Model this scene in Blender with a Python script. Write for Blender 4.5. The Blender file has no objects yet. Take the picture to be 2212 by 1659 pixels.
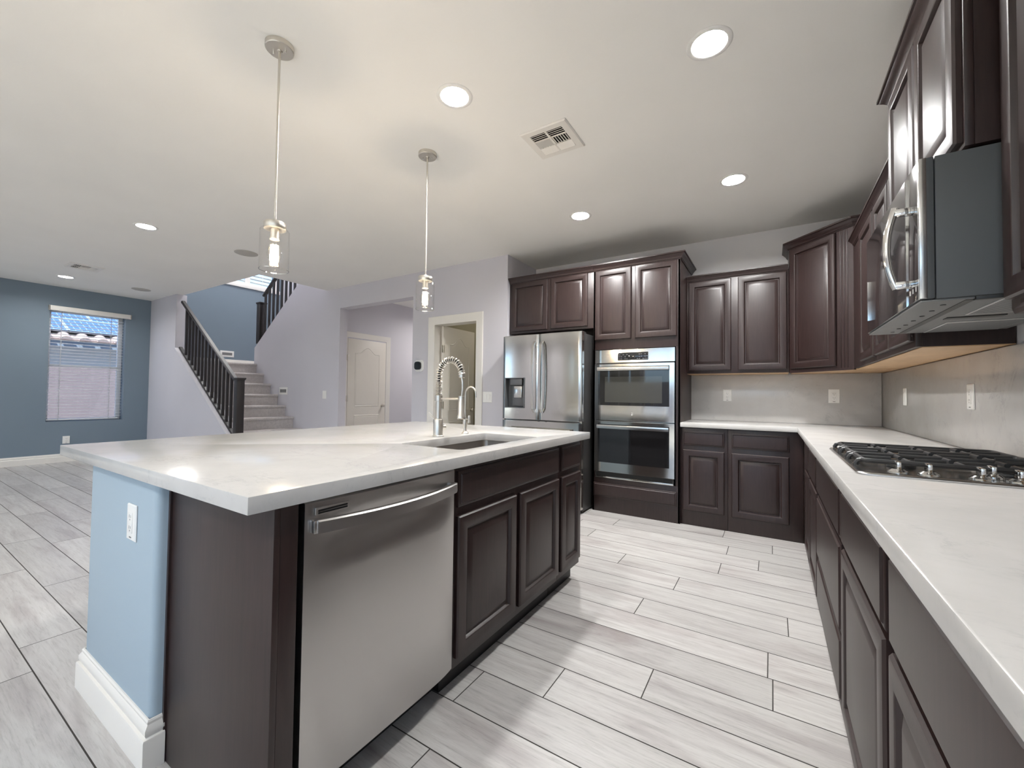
import bpy, bmesh, math, random
from mathutils import Vector, Matrix
random.seed(7)
SC = bpy.context.scene
COL = SC.collection
PI = math.pi

# ------------------------------------------------------------------ camera
cam_d = bpy.data.cameras.new('camera')
cam_d.sensor_fit = 'HORIZONTAL'; cam_d.sensor_width = 36.0
cam_d.lens = 897.3 / 2212 * 36.0
cam_d.clip_start = 0.02; cam_d.clip_end = 200
cam = bpy.data.objects.new('camera', cam_d); COL.objects.link(cam)
_yw, _pt, _rl = map(math.radians, (32.043, 1.410, 0.706))
_f = Vector((-math.sin(_yw)*math.cos(_pt), math.cos(_yw)*math.cos(_pt), math.sin(_pt)))
_r = Vector((math.cos(_yw), math.sin(_yw), 0)); _u = _r.cross(_f)
_r2 = _r*math.cos(_rl) + _u*math.sin(_rl); _u2 = _u*math.cos(_rl) - _r*math.sin(_rl)
_m = Matrix((_r2, _u2, -_f)).transposed().to_4x4(); _m.translation = (0, 0, 1.149)
cam.matrix_world = _m
SC.camera = cam

# ------------------------------------------------------------------ world, sun, exposure
SC.view_settings.view_transform = 'Standard'
SC.view_settings.look = 'None'
SC.view_settings.gamma = 1.0
SC.view_settings.use_curve_mapping = False
SC.view_settings.exposure = 1.22
SC.cycles.use_denoising = True
SC.cycles.max_bounces = 14
SC.cycles.diffuse_bounces = 8
SC.cycles.glossy_bounces = 6
SC.cycles.transparent_max_bounces = 24
SC.cycles.sample_clamp_indirect = 8.0
W = bpy.data.worlds.new('sky'); SC.world = W; W.use_nodes = True
wn = W.node_tree.nodes; wl = W.node_tree.links
bg = wn['Background']
sky = wn.new('ShaderNodeTexSky'); sky.sky_type = 'HOSEK_WILKIE'; sky.turbidity = 3.0
sky.sun_direction = Vector((0.25, -0.45, 0.85)).normalized()
wl.new(sky.outputs[0], bg.inputs[0]); bg.inputs[1].default_value = 6.5
sun_d = bpy.data.lights.new('sun', 'SUN'); sun_d.energy = 7.5; sun_d.angle = 0.01; sun_d.color = (1, .95, .88)
sun = bpy.data.objects.new('sun', sun_d); COL.objects.link(sun)
sun.rotation_euler = Vector((0.25, -0.45, 0.85)).to_track_quat('Z', 'Y').to_euler()
CAN_POWER = 245.0
BULB_POWER = 6.0

# ------------------------------------------------------------------ materials
def principled(name, color, rough=.5, metal=0, spec=.5, coat=0):
    m = bpy.data.materials.new(name); m.use_nodes = True
    b = m.node_tree.nodes['Principled BSDF']
    b.inputs['Base Color'].default_value = (*color, 1)
    b.inputs['Roughness'].default_value = rough
    b.inputs['Metallic'].default_value = metal
    b.inputs['Specular IOR Level'].default_value = spec
    b.inputs['Coat Weight'].default_value = coat
    b.inputs['Coat Roughness'].default_value = .12
    return m
def nd(m, t, **kw):
    n = m.node_tree.nodes.new(t)
    for k, v in kw.items(): setattr(n, k, v)
    return n
def lk(m, a, b): m.node_tree.links.new(a, b)
def noise(m, scale, detail=4, rough=.5, vec=None, vscale=None, dist=0):
    n = nd(m, 'ShaderNodeTexNoise'); n.inputs['Scale'].default_value = scale
    n.inputs['Detail'].default_value = detail; n.inputs['Roughness'].default_value = rough
    n.inputs['Distortion'].default_value = dist
    if vec is None:
        tc = nd(m, 'ShaderNodeTexCoord'); vec = tc.outputs['Object']
    if vscale:
        mp = nd(m, 'ShaderNodeMapping'); mp.inputs['Scale'].default_value = vscale
        lk(m, vec, mp.inputs[0]); vec = mp.outputs[0]
    lk(m, vec, n.inputs['Vector'])
    return n
def ramp(m, src, stops):
    r = nd(m, 'ShaderNodeValToRGB'); e = r.color_ramp.elements
    while len(e) < len(stops): e.new(.5)
    for i, (p, c) in enumerate(stops):
        e[i].position = p; e[i].color = (*c, 1) if len(c) == 3 else c
    lk(m, src, r.inputs[0]); return r
def bsdf(m): return m.node_tree.nodes['Principled BSDF']
def bump(m, src, strength, dist=.002):
    b = nd(m, 'ShaderNodeBump'); b.inputs['Strength'].default_value = strength; b.inputs['Distance'].default_value = dist
    lk(m, src, b.inputs['Height']); lk(m, b.outputs[0], bsdf(m).inputs['Normal'])
def paint(name, c, scale=70, strength=.25, rough=.55, spec=.3):
    m = principled(name, c, rough, spec=spec)
    n = noise(m, scale, 3); bump(m, n.outputs[0], strength, .001)
    r = ramp(m, noise(m, 1.3, 2).outputs[0], [(.3, tuple(x*.98 for x in c)), (.7, tuple(min(1, x*1.02) for x in c))])
    lk(m, r.outputs[0], bsdf(m).inputs['Base Color'])
    return m
def wood(name, a, b, vscale=(30, 30, 2.2), rough=.40, coat=0):
    m = principled(name, a, rough, spec=.62, coat=coat)
    n = noise(m, 3.0, 6, .6, vscale=vscale, dist=.4)
    r = ramp(m, n.outputs[0], [(.3, a), (.72, b)]); lk(m, r.outputs[0], bsdf(m).inputs['Base Color'])
    return m
def steel(name, c=(.62, .61, .59), rough=.2, vs=(4, 4, 400), amt=.06):
    m = principled(name, c, rough, 1.0)
    n = noise(m, 1.0, 3, .6, vscale=vs)
    mr = nd(m, 'ShaderNodeMapRange'); mr.inputs['To Min'].default_value = rough - amt; mr.inputs['To Max'].default_value = rough + amt
    lk(m, n.outputs[0], mr.inputs[0]); lk(m, mr.outputs[0], bsdf(m).inputs['Roughness'])
    return m
def emit(name, c, s):
    m = bpy.data.materials.new(name); m.use_nodes = True
    b = bsdf(m); b.inputs['Base Color'].default_value = (.8, .8, .8, 1)
    b.inputs['Emission Color'].default_value = (*c, 1); b.inputs['Emission Strength'].default_value = s
    return m
def thin_glass(name, tint=(1, 1, 1), f0=.04):
    m = bpy.data.materials.new(name); m.use_nodes = True
    nt = m.node_tree; nt.nodes.remove(bsdf(m)); out = nt.nodes['Material Output']
    t = nd(m, 'ShaderNodeBsdfTransparent'); t.inputs[0].default_value = (*tint, 1)
    g = nd(m, 'ShaderNodeBsdfGlossy'); g.inputs['Roughness'].default_value = .01
    lw = nd(m, 'ShaderNodeLayerWeight')
    pw = nd(m, 'ShaderNodeMath', operation='POWER'); lk(m, lw.outputs['Facing'], pw.inputs[0]); pw.inputs[1].default_value = 4
    ma = nd(m, 'ShaderNodeMath', operation='MULTIPLY_ADD'); lk(m, pw.outputs[0], ma.inputs[0]); ma.inputs[1].default_value = .75; ma.inputs[2].default_value = f0
    mx = nd(m, 'ShaderNodeMixShader'); lk(m, ma.outputs[0], mx.inputs[0])
    lk(m, t.outputs[0], mx.inputs[1]); lk(m, g.outputs[0], mx.inputs[2]); lk(m, mx.outputs[0], out.inputs[0])
    return m

M = {}
M['wall'] = paint('lavender_grey_paint', (.60, .585, .625))
M['blue'] = paint('slate_blue_paint', (.185, .235, .285))
M['blue_lit'] = paint('blue_paint_lit', (.355, .44, .505))  # same blue paint, lightened in colour for window light on the island end
M['ceil'] = paint('ceiling_paint', (.86, .845, .81), 45, .35, .7)
M['trim'] = principled('white_trim_paint', (.78, .75, .70), .35)
M['doorpaint'] = principled('door_paint', (.74, .70, .63), .38)
M['wood'] = wood('espresso_wood', (.017, .0078, .0070), (.031, .0155, .0138))
M['railwood'] = wood('dark_rail_wood', (.014, .011, .011), (.024, .019, .019), rough=.42)
M['maple'] = wood('maple_underside', (.52, .33, .17), (.66, .45, .26), (3, 1.2, 30), .5, 0)
M['kick'] = principled('toe_kick_black', (.010, .008, .008), .5)
M['steel'] = steel('brushed_stainless')
M['steelv'] = steel('brushed_stainless_appliance', (.60, .585, .555), .13, (400, 400, 3), .03)
M['dwsteel'] = steel('satin_stainless', (.55, .535, .525), .34, (3, 3, 500), .05)
M['nickel'] = principled('brushed_nickel', (.68, .645, .585), .33, 1)
M['chrome'] = principled('chrome', (.75, .74, .72), .08, 1)
M['sink'] = steel('sink_steel', (.42, .39, .36), .34, (3, 300, 3), .05)
M['blackglass'] = principled('black_glass', (.012, .012, .013), .035, spec=.6)
M['smoke'] = principled('smoked_oven_glass', (.05, .05, .045), .05, spec=.6)
M['black'] = principled('black_plastic', (.012, .012, .012), .4)
M['iron'] = principled('cast_iron', (.018, .018, .019), .45)
M['mwbody'] = principled('graphite_painted_steel', (.082, .088, .093), .5)
M['white'] = principled('white_plastic', (.82, .81, .78), .35)
M['hole'] = principled('socket_slots', (.12, .12, .12), .6)
M['grayplate'] = principled('light_lens_grey', (.19, .19, .19), .5)
M['grille'] = principled('speaker_grille', (.48, .46, .43), .8)
M['filter'] = principled('aluminium_filter', (.52, .52, .52), .4, .4)
M['carpet'] = principled('grey_carpet', (.40, .37, .36), .95, spec=.1)
_n = noise(M['carpet'], 260, 3, .7); bump(M['carpet'], _n.outputs[0], .8, .006)
_r = ramp(M['carpet'], noise(M['carpet'], 30, 5, .7).outputs[0], [(.3, (.50, .465, .455)), (.7, (.64, .60, .585))]); lk(M['carpet'], _r.outputs[0], bsdf(M['carpet']).inputs['Base Color'])
M['shade'] = thin_glass('clear_shade_glass', (.992, .988, .98), .03)
M['rim'] = thin_glass('shade_rim_glass', (.97, .965, .95), .5)
M['pane'] = thin_glass('window_glass', (.95, .98, .97))
M['lens'] = emit('lamp_lens', (1, .995, .985), CAN_POWER*.9)
M['dimlens'] = emit('hall_lamp_lens', (1, .96, .92), CAN_POWER*1.2)
M['pantrylens'] = emit('pantry_fill_lens', (1, .93, .80), CAN_POWER*.2)  # glow of the light added to brighten the pantry
M['brightlens'] = emit('bright_lamp_lens', (1, .995, .985), CAN_POWER*2.1)
M['softlens'] = emit('soft_lamp_lens', (1, .995, .985), CAN_POWER*.9)
M['filament'] = emit('led_filament', (1, .74, .42), 60)
M['cord'] = principled('ladder_tape', (.45, .46, .48), .7)
M['slat'] = principled('blind_slat', (.80, .80, .80), .45)
M['tintpane'] = thin_glass('dimmed_window_glass', (.88, .91, .95))  # glass tinted to dim the bright view outside
M['patio'] = paint('patio_concrete', (.50, .47, .42), 30, .3, .9)
M['stucco'] = paint('neighbour_stucco', (.56, .60, .64), 60, .5, .9)
M['block'] = paint('block_fence', (.33, .28, .29), 40, .5, .9)
M['tile'] = paint('clay_roof_tile', (.32, .25, .23), 40, .4, .8)
M['solar'] = principled('solar_cells', (.05, .11, .26), .22)
M['solarframe'] = principled('panel_frame', (.28, .34, .40), .4)
M['green'] = paint('foliage_green', (.10, .16, .06), 8, .5, .8)

# quartz
def quartz():
    m = principled('white_quartz', (.53, .517, .50), .17, spec=.5)
    n1 = noise(m, 2.6, 9, .72, vscale=(1.0, 1.8, 1.4), dist=.6)
    a = nd(m, 'ShaderNodeMath', operation='SUBTRACT'); lk(m, n1.outputs[0], a.inputs[0]); a.inputs[1].default_value = .5
    b = nd(m, 'ShaderNodeMath', operation='ABSOLUTE'); lk(m, a.outputs[0], b.inputs[0])
    r1 = ramp(m, b.outputs[0], [(.0, (1, 1, 1)), (.012, (.35, .35, .35)), (.03, (0, 0, 0))])
    n2 = noise(m, 2.2, 4, .6)
    r2 = ramp(m, n2.outputs[0], [(.42, (0, 0, 0)), (.60, (1, 1, 1))])
    n4 = noise(m, 22, 5, .7); r4 = ramp(m, n4.outputs[0], [(.4, (0, 0, 0)), (.62, (1, 1, 1))])
    mm = nd(m, 'ShaderNodeMath', operation='MULTIPLY'); lk(m, r1.outputs[0], mm.inputs[0]); lk(m, r2.outputs[0], mm.inputs[1])
    m5 = nd(m, 'ShaderNodeMath', operation='MULTIPLY'); lk(m, mm.outputs[0], m5.inputs[0]); lk(m, r4.outputs[0], m5.inputs[1])
    m3 = nd(m, 'ShaderNodeMath', operation='MULTIPLY'); lk(m, m5.outputs[0], m3.inputs[0]); m3.inputs[1].default_value = .42
    n3 = noise(m, 5, 6, .6); r3 = ramp(m, n3.outputs[0], [(.3, (.505, .492, .475)), (.7, (.565, .552, .535))])
    mx = nd(m, 'ShaderNodeMix', data_type='RGBA'); lk(m, m3.outputs[0], mx.inputs[0]); lk(m, r3.outputs[0], mx.inputs[6])
    mx.inputs[7].default_value = (.27, .27, .28, 1)
    lk(m, mx.outputs[2], bsdf(m).inputs['Base Color'])
    return m
M['quartz'] = quartz()
# wood-look floor planks
def plank_mat():
    m = principled('wood_look_tile', (.5, .48, .46), .32, spec=.45)
    at = nd(m, 'ShaderNodeAttribute', attribute_name='plank')
    tc = nd(m, 'ShaderNodeTexCoord')
    sep = nd(m, 'ShaderNodeSeparateColor'); lk(m, at.outputs['Color'], sep.inputs[0])
    off = nd(m, 'ShaderNodeVectorMath', operation='SCALE'); lk(m, at.outputs['Color'], off.inputs[0]); off.inputs['Scale'].default_value = 37
    add = nd(m, 'ShaderNodeVectorMath', operation='ADD'); lk(m, tc.outputs['Object'], add.inputs[0]); lk(m, off.outputs[0], add.inputs[1])
    n1 = noise(m, 1.0, 8, .65, vec=add.outputs[0], vscale=(1.6, 26, 1), dist=.5)
    n2 = noise(m, 1.0, 5, .6, vec=add.outputs[0], vscale=(1.1, 6.5, 1), dist=.9)
    n3 = noise(m, 1.0, 8, .75, vec=add.outputs[0], vscale=(9, 130, 1))
    c1 = ramp(m, n1.outputs[0], [(.18, (.38, .355, .345)), (.38, (.50, .48, .465)), (.58, (.575, .56, .54)), (.80, (.62, .605, .585))])
    c2 = ramp(m, n2.outputs[0], [(.27, (.70, .655, .66)), (.50, (1, 1, 1)), (.8, (1.0, .995, .985))])
    c3 = ramp(m, n3.outputs[0], [(.30, (.72, .71, .70)), (.50, (1, 1, 1))])
    mu = nd(m, 'ShaderNodeMix', data_type='RGBA', blend_type='MULTIPLY'); mu.inputs[0].default_value = 1
    lk(m, c1.outputs[0], mu.inputs[6]); lk(m, c2.outputs[0], mu.inputs[7])
    m2 = nd(m, 'ShaderNodeMix', data_type='RGBA', blend_type='MULTIPLY'); m2.inputs[0].default_value = 1
    lk(m, mu.outputs[2], m2.inputs[6]); lk(m, c3.outputs[0], m2.inputs[7])
    vr = nd(m, 'ShaderNodeMapRange'); vr.inputs['To Min'].default_value = .80; vr.inputs['To Max'].default_value = .97
    lk(m, sep.outputs[0], vr.inputs[0])
    m3 = nd(m, 'ShaderNodeVectorMath', operation='SCALE'); lk(m, m2.outputs[2], m3.inputs[0]); lk(m, vr.outputs[0], m3.inputs['Scale'])
    lk(m, m3.outputs[0], bsdf(m).inputs['Base Color'])
    bump(m, n3.outputs[0], .08, .001)
    return m
M['plank'] = plank_mat()
M['grout'] = principled('grout', (.045, .04, .036), .8)

# ------------------------------------------------------------------ mesh helpers
def BM(): return bmesh.new()
def merge(bm, tmp, mi=0):
    vm = {}
    for v in tmp.verts: vm[v] = bm.verts.new(v.co)
    for f in tmp.faces:
        try:
            nf = bm.faces.new([vm[v] for v in f.verts]); nf.material_index = f.material_index if mi is None else mi
        except ValueError: pass
    tmp.free()
def box(bm, x0, x1, y0, y1, z0, z1, b=0, mi=0, seg=2):
    if min(x1-x0, y1-y0, z1-z0) < 1e-6: return bm
    t = BM(); bmesh.ops.create_cube(t, size=1)
    for v in t.verts:
        v.co = ((x0+x1)/2 + v.co.x*(x1-x0), (y0+y1)/2 + v.co.y*(y1-y0), (z0+z1)/2 + v.co.z*(z1-z0))
    if b: bmesh.ops.bevel(t, geom=list(t.edges), offset=b, segments=seg, affect='EDGES', profile=.5, clamp_overlap=True)
    merge(bm, t, mi); return bm
def quad(bm, pts, mi=0):
    f = bm.faces.new([bm.verts.new(p) for p in pts]); f.material_index = mi; return f
def prism(bm, pts, axis, a, b, mi=0):
    """polygon pts (2d) in the plane normal to axis, from a to b"""
    def P(p, c): return {0: (c, p[0], p[1]), 1: (p[0], c, p[1]), 2: (p[0], p[1], c)}[axis]
    lo = [bm.verts.new(P(p, a)) for p in pts]; hi = [bm.verts.new(P(p, b)) for p in pts]
    n = len(pts)
    fs = [bm.faces.new(lo), bm.faces.new(hi)] + [bm.faces.new((lo[i], lo[(i+1) % n], hi[(i+1) % n], hi[i])) for i in range(n)]
    for f in fs: f.material_index = mi
    return bm
def lathe(bm, prof, c=(0, 0, 0), axis='Z', n=32, mi=0, cap=True):
    """prof: (radius, height) pairs"""
    A = {'Z': (Vector((1,0,0)), Vector((0,1,0)), Vector((0,0,1))), 'X': (Vector((0,1,0)), Vector((0,0,1)), Vector((1,0,0))),
         'Y': (Vector((0,0,1)), Vector((1,0,0)), Vector((0,1,0)))}[axis]
    c = Vector(c); rings = []
    for r, h in prof:
        if r < 1e-6: rings.append([bm.verts.new(c + A[2]*h)])
        else: rings.append([bm.verts.new(c + A[0]*r*math.cos(2*PI*i/n) + A[1]*r*math.sin(2*PI*i/n) + A[2]*h) for i in range(n)])
    for a, b in zip(rings, rings[1:]):
        for i in range(n):
            j = (i+1) % n
            if len(a) == 1 and len(b) == 1: continue
            if len(a) == 1: f = bm.faces.new((a[0], b[i], b[j]))
            elif len(b) == 1: f = bm.faces.new((a[i], a[j], b[0]))
            else: f = bm.faces.new((a[i], a[j], b[j], b[i]))
            f.material_index = mi
    if cap:
        for r in (rings[0], rings[-1]):
            if len(r) > 1: bm.faces.new(r).material_index = mi
    return bm
def tube(bm, pts, r, n=12, mi=0, closed=False, sect=None):
    """round (or sect = list of 2d offsets) section along a path"""
    pts = [Vector(p) for p in pts]; N = len(pts); rings = []; up = None
    for i, p in enumerate(pts):
        a = pts[(i-1) % N] if (i > 0 or closed) else p; b = pts[(i+1) % N] if (i < N-1 or closed) else p
        t = (b-a).normalized()
        if up is None:
            up = Vector((0,0,1)) if abs(t.z) < .9 else Vector((0,1,0))
        s = t.cross(up).normalized(); up = s.cross(t).normalized()
        rr = r[i] if isinstance(r, (list, tuple)) else r
        if sect: rings.append([bm.verts.new(p + s*q[0] + up*q[1]) for q in sect])
        else: rings.append([bm.verts.new(p + s*rr*math.cos(2*PI*k/n) + up*rr*math.sin(2*PI*k/n)) for k in range(n)])
    k = len(rings[0])
    for a, b in (list(zip(rings, rings[1:])) + ([(rings[-1], rings[0])] if closed else [])):
        for i in range(k): bm.faces.new((a[i], a[(i+1) % k], b[(i+1) % k], b[i])).material_index = mi
    if not closed:
        bm.faces.new(rings[0]).material_index = mi; bm.faces.new(rings[-1]).material_index = mi
    return bm
def sweep(bm, prof, path, mi=0):
    """mitred moulding: prof (out, z) swept along a horizontal 2d path [(x,y)]; out is to the right of travel"""
    n = len(path); P = [Vector((p[0], p[1])) for p in path]; rings = []
    for i in range(n):
        d0 = (P[i]-P[i-1]).normalized() if i > 0 else None
        d1 = (P[i+1]-P[i]).normalized() if i < n-1 else None
        if d0 is None: d0 = d1
        if d1 is None: d1 = d0
        n0 = Vector((d0.y, -d0.x)); n1 = Vector((d1.y, -d1.x))
        m = (n0+n1).normalized(); k = 1/max(.3, m.dot(n0))
        rings.append([bm.verts.new((P[i].x + m.x*k*o, P[i].y + m.y*k*o, z)) for o, z in prof])
    k = len(prof)
    for a, b in zip(rings, rings[1:]):
        for i in range(k): bm.faces.new((a[i], a[(i+1) % k], b[(i+1) % k], b[i])).material_index = mi
    bm.faces.new(rings[0]).material_index = mi; bm.faces.new(rings[-1]).material_index = mi
    return bm
def xform(bm, Mx):
    for v in bm.verts: v.co = Mx @ v.co
    return bm
def loops_panel(bm, u0, u1, z0, z1, loops, mi=0):
    """nested rectangles (inset, n) capped at the last: local axes (u, n, z), n outward"""
    rings = []
    for ins, n in loops:
        rings.append([bm.verts.new(p) for p in ((u0+ins, n, z0+ins), (u1-ins, n, z0+ins), (u1-ins, n, z1-ins), (u0+ins, n, z1-ins))])
    for a, b in zip(rings, rings[1:]):
        for i in range(4): bm.faces.new((a[i], a[(i+1) % 4], b[(i+1) % 4], b[i])).material_index = mi
    bm.faces.new(rings[-1]).material_index = mi; bm.faces.new(rings[0]).material_index = mi
    return bm
def add(name, bm, mats, parent=None, label=None, at=None, sharp=34, cat=None, group=None, kind=None):
    """link bm (world coordinates) as one object; origin moved to at / the parent's origin"""
    bmesh.ops.recalc_face_normals(bm, faces=bm.faces)
    lim = math.radians(sharp)
    for e in bm.edges:
        e.smooth = len(e.link_faces) == 2 and e.calc_face_angle(0) < lim
    for f in bm.faces: f.smooth = True
    if parent is not None: o3 = parent.matrix_world.translation if parent.type == 'EMPTY' and parent.parent is None else Vector(parent['_o'])
    elif at is not None: o3 = Vector(at)
    else:
        xs = [v.co for v in bm.verts]
        o3 = Vector(((min(v.x for v in xs)+max(v.x for v in xs))/2, (min(v.y for v in xs)+max(v.y for v in xs))/2, min(v.z for v in xs)))
    for v in bm.verts: v.co = v.co - o3
    me = bpy.data.meshes.new(name); bm.to_mesh(me); bm.free()
    for m in (mats if isinstance(mats, (list, tuple)) else [mats]): me.materials.append(M[m] if isinstance(m, str) else m)
    o = bpy.data.objects.new(name, me); COL.objects.link(o)
    if parent is not None: o.parent = parent
    else: o.location = o3
    o['_o'] = tuple(o3)
    tag(o, label, cat, group, kind)
    return o
def tag(o, label=None, cat=None, group=None, kind=None):
    for k, v in (('label', label), ('category', cat), ('group', group), ('kind', kind)):
        if v: o[k] = v
def thing(name, loc, label, cat, group=None):
    o = bpy.data.objects.new(name, None); COL.objects.link(o); o.empty_display_size = .05
    o.location = loc; o.matrix_world.translation = loc; tag(o, label, cat, group); return o
def struct(name, bm, mats, label, cat, parent=None, **kw):
    return add(name, bm, mats, parent, label=label, cat=None if parent else cat, kind=None if parent else 'structure', **kw)
def copy_tree(o, parent=None):
    c = o.copy(); COL.objects.link(c)
    if parent is not None: c.parent = parent
    for ch in list(o.children): copy_tree(ch, c)
    return c

# ------------------------------------------------------------------ dimensions
XL, XR, YW, YP, ZC = -9.445, .803, 4.622, 3.953, 2.743
YB = -3.3
YS = 2.847
T = .15

# ------------------------------------------------------------------ floor (planks 1.2 x 0.2 m along X)
bm = BM()
fx0, fx1, fy0, fy1 = XL-.2, XR+.15, YB, 7.4
quad(bm, [(fx0, fy0, -.0015), (fx1, fy0, -.0015), (fx1, fy1, -.0015), (fx0, fy1, -.0015)], 0)
cl = bm.loops.layers.float_color.new('plank')
known = {1: -2.55, 2: -2.82, 3: -3.58, 4: -.94, 5: -1.55, 6: -1.013, 7: -.74, 8: -.425, 9: -1.2, 10: -.018, 11: -.62, 12: .065, 13: -.5, 14: -.9, 15: -.3, 16: -.08, 17: -.285, 18: 0.0, 19: -.345}
k0 = int((fy0-.03)/.2) - 2
g = .0022
for k in range(k0, int((fy1)/.2)+1):
    ya, yb = .03+.2*k + g, .03+.2*(k+1) - g
    ya, yb = max(ya, fy0), min(yb, fy1)
    if yb - ya < .01: continue
    j = known.get(k, random.uniform(0, 1.2)); x = j - 1.2*math.ceil((j-fx0)/1.2)
    while x < fx1:
        a, b = max(x+g, fx0), min(x+1.2-g, fx1)
        if b-a > .02:
            f = quad(bm, [(a, ya, 0), (b, ya, 0), (b, yb, 0), (a, yb, 0)], 1)
            c = (random.random(), random.random(), random.random(), 1)
            for l in f.loops: l[cl] = c
        x += 1.2
struct('floor', bm, ['grout', 'plank'], 'pale grey wood-look plank tile floor running through kitchen and living area', 'floor', at=(0, 0, 0))

# ------------------------------------------------------------------ ceiling (hole over the stairs)
HX, HY = -5.93, 2.944
Z1 = ZC+.3
CANS = [(-.236, 2.02, 'large bright recessed light at the top right, nearest the viewer'), (-1.439, 1.683, 'bright recessed light between the two pendants and the near vent'), (-.236, 3.405, 'recessed light above the microwave side, near the corner cabinets'),
        (-1.439, 3.412, 'small recessed light in front of the refrigerator cabinets'), (-5.177, 1.499, 'recessed light left of the near pendant over the living area'), (-8.517, 1.60, 'farthest recessed light, near the slate blue window wall'),
        (-.236, -1.2, 'recessed light behind the viewer over the kitchen aisle'), (-1.6, -1.4, 'recessed light behind the viewer over the breakfast area'), (-5.177, -1.2, 'recessed light over the living area near the patio door'),
        (-8.517, -1.2, 'recessed light in the living room corner'), (-3.4, -1.4, 'recessed light just inside the patio door'), (-.9, -2.5, 'added fill light behind the viewer beside the side window'), (-3.0, -2.6, 'added fill light behind the viewer in front of the patio door'), (-5.4, -2.6, 'added fill light behind the viewer beside the fabric stripe panels'), (-7.4, -2.6, 'added fill light behind the viewer by the left window'),  # last four here are unseen lights added for fill from behind
        (-4.8, 5.9, 'dim recessed light deep in the hall'), (-3.1, 5.0, 'added dim fill light inside the pantry')]  # pantry light is added to brighten the pantry
def plate_with_holes(bm, outer, circles, z0, z1, r):
    es = []; t_ = BM()
    for loop in [outer] + [[(x+r*math.cos(2*PI*k/40), y+r*math.sin(2*PI*k/40)) for k in range(40)] for x, y in circles]:
        vs = [t_.verts.new((p[0], p[1], z0)) for p in loop]
        es += [t_.edges.new((vs[i], vs[(i+1) % len(vs)])) for i in range(len(vs))]
    bmesh.ops.triangle_fill(t_, edges=es, use_beauty=True)
    e2 = bmesh.ops.extrude_face_region(t_, geom=list(t_.faces))
    for v in e2['geom']:
        if isinstance(v, bmesh.types.BMVert): v.co.z = z1
    merge(bm, t_, 0)
bm = BM()
outer = [(XL-.2, YB-.2), (XR+.15, YB-.2), (XR+.15, 7.4), (-5.86, 7.4), (-5.86, YP), (HX, YP), (HX, HY), (XL-.2, HY)]
plate_with_holes(bm, outer, [c[:2] for c in CANS], ZC, Z1, .075)
struct('ceiling', bm, 'ceil', 'warm white textured ceiling over the kitchen and living area', 'ceiling')
bm = BM(); box(bm, XL-.2, HX+.3, HY-.15, 5.3, 5.3, 5.4)
struct('ceiling_stairwell', bm, 'ceil', 'white ceiling high above the stairwell', 'ceiling')

# ------------------------------------------------------------------ walls
def wall_x(bm, x0, x1, y0, y1, z0, z1, holes):
    """wall slab between x0..x1 running along y, with (y0,y1,z0,z1) holes (non overlapping in y)"""
    y = y0
    for h in sorted(holes):
        box(bm, x0, x1, y, h[0], z0, z1)
        if h[2] > z0: box(bm, x0, x1, h[0], h[1], z0, h[2])
        box(bm, x0, x1, h[0], h[1], h[3], z1); y = h[1]
    box(bm, x0, x1, y, y1, z0, z1); return bm
def wall_y(bm, y0, y1, x0, x1, z0, z1, holes):
    x = x0
    for h in sorted(holes):
        box(bm, x, h[0], y0, y1, z0, z1)
        if h[2] > z0: box(bm, h[0], h[1], y0, y1, z0, h[2])
        box(bm, h[0], h[1], y0, y1, h[3], z1); x = h[1]
    box(bm, x, x1, y0, y1, z0, z1); return bm
# left exterior wall: window_1, and high stair window
bm = wall_x(BM(), XL-.2, XL, YB, 2.81, 0, 5.3, [(1.62, 2.51, .635, 2.40)])
wall_x(bm, XL-.2, XL, 2.81, 5.3, 0, 5.3, [(2.95, 5.05, 3.40, 4.75)])
struct('wall_left', bm, 'blue', 'slate blue wall with the blinded window and the stair landing', 'wall')
# right wall behind cooktop
M['wall_lit'] = paint('wall_paint_lit', (.74, .725, .735))  # lavender wall paint lightened to make up for missing bounce light
bm = wall_x(BM(), XR, XR+.15, YB, YW+.15, 0, ZC, [(-3.0, -1.0, .9, 2.4)])
struct('wall_right', bm, 'wall_lit', 'grey wall behind the cooktop counter', 'wall')
bm = box(BM(), -2.55, XR, YW, YW+.15, 0, ZC)
struct('wall_back', bm, 'wall_lit', 'grey wall behind the oven and corner cabinets', 'wall')
# wall with hall opening and pantry door; its left part is the stair wall with a raking top
bm = BM()
prism(bm, [(-8.083, 0), (-5.586, 0), (-5.586, 5.3), (-5.93, 5.3), (-5.93, 3.45), (-6.15, 3.38), (-8.083, 1.944)], 1, YP, YP+.13)
struct('wall_stair', bm, 'wall', 'lavender grey wall rising beside the stairs, sloped at its top', 'wall')
bm = wall_y(BM(), YP, YP+T, -5.586, -2.55, 0, ZC, [(-5.586, -4.037, 0, 2.432), (-3.66, -2.97, 0, 2.034)])
struct('wall_pantry', bm, 'wall', 'lavender grey wall with the hall opening and the pantry door', 'wall')
bm = box(BM(), -2.55-.1, -2.55, YP+T, YW+.15, 0, ZC)
struct('wall_fridge_side', bm, 'wall', 'short lavender grey return wall left of the refrigerator', 'wall')
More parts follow.
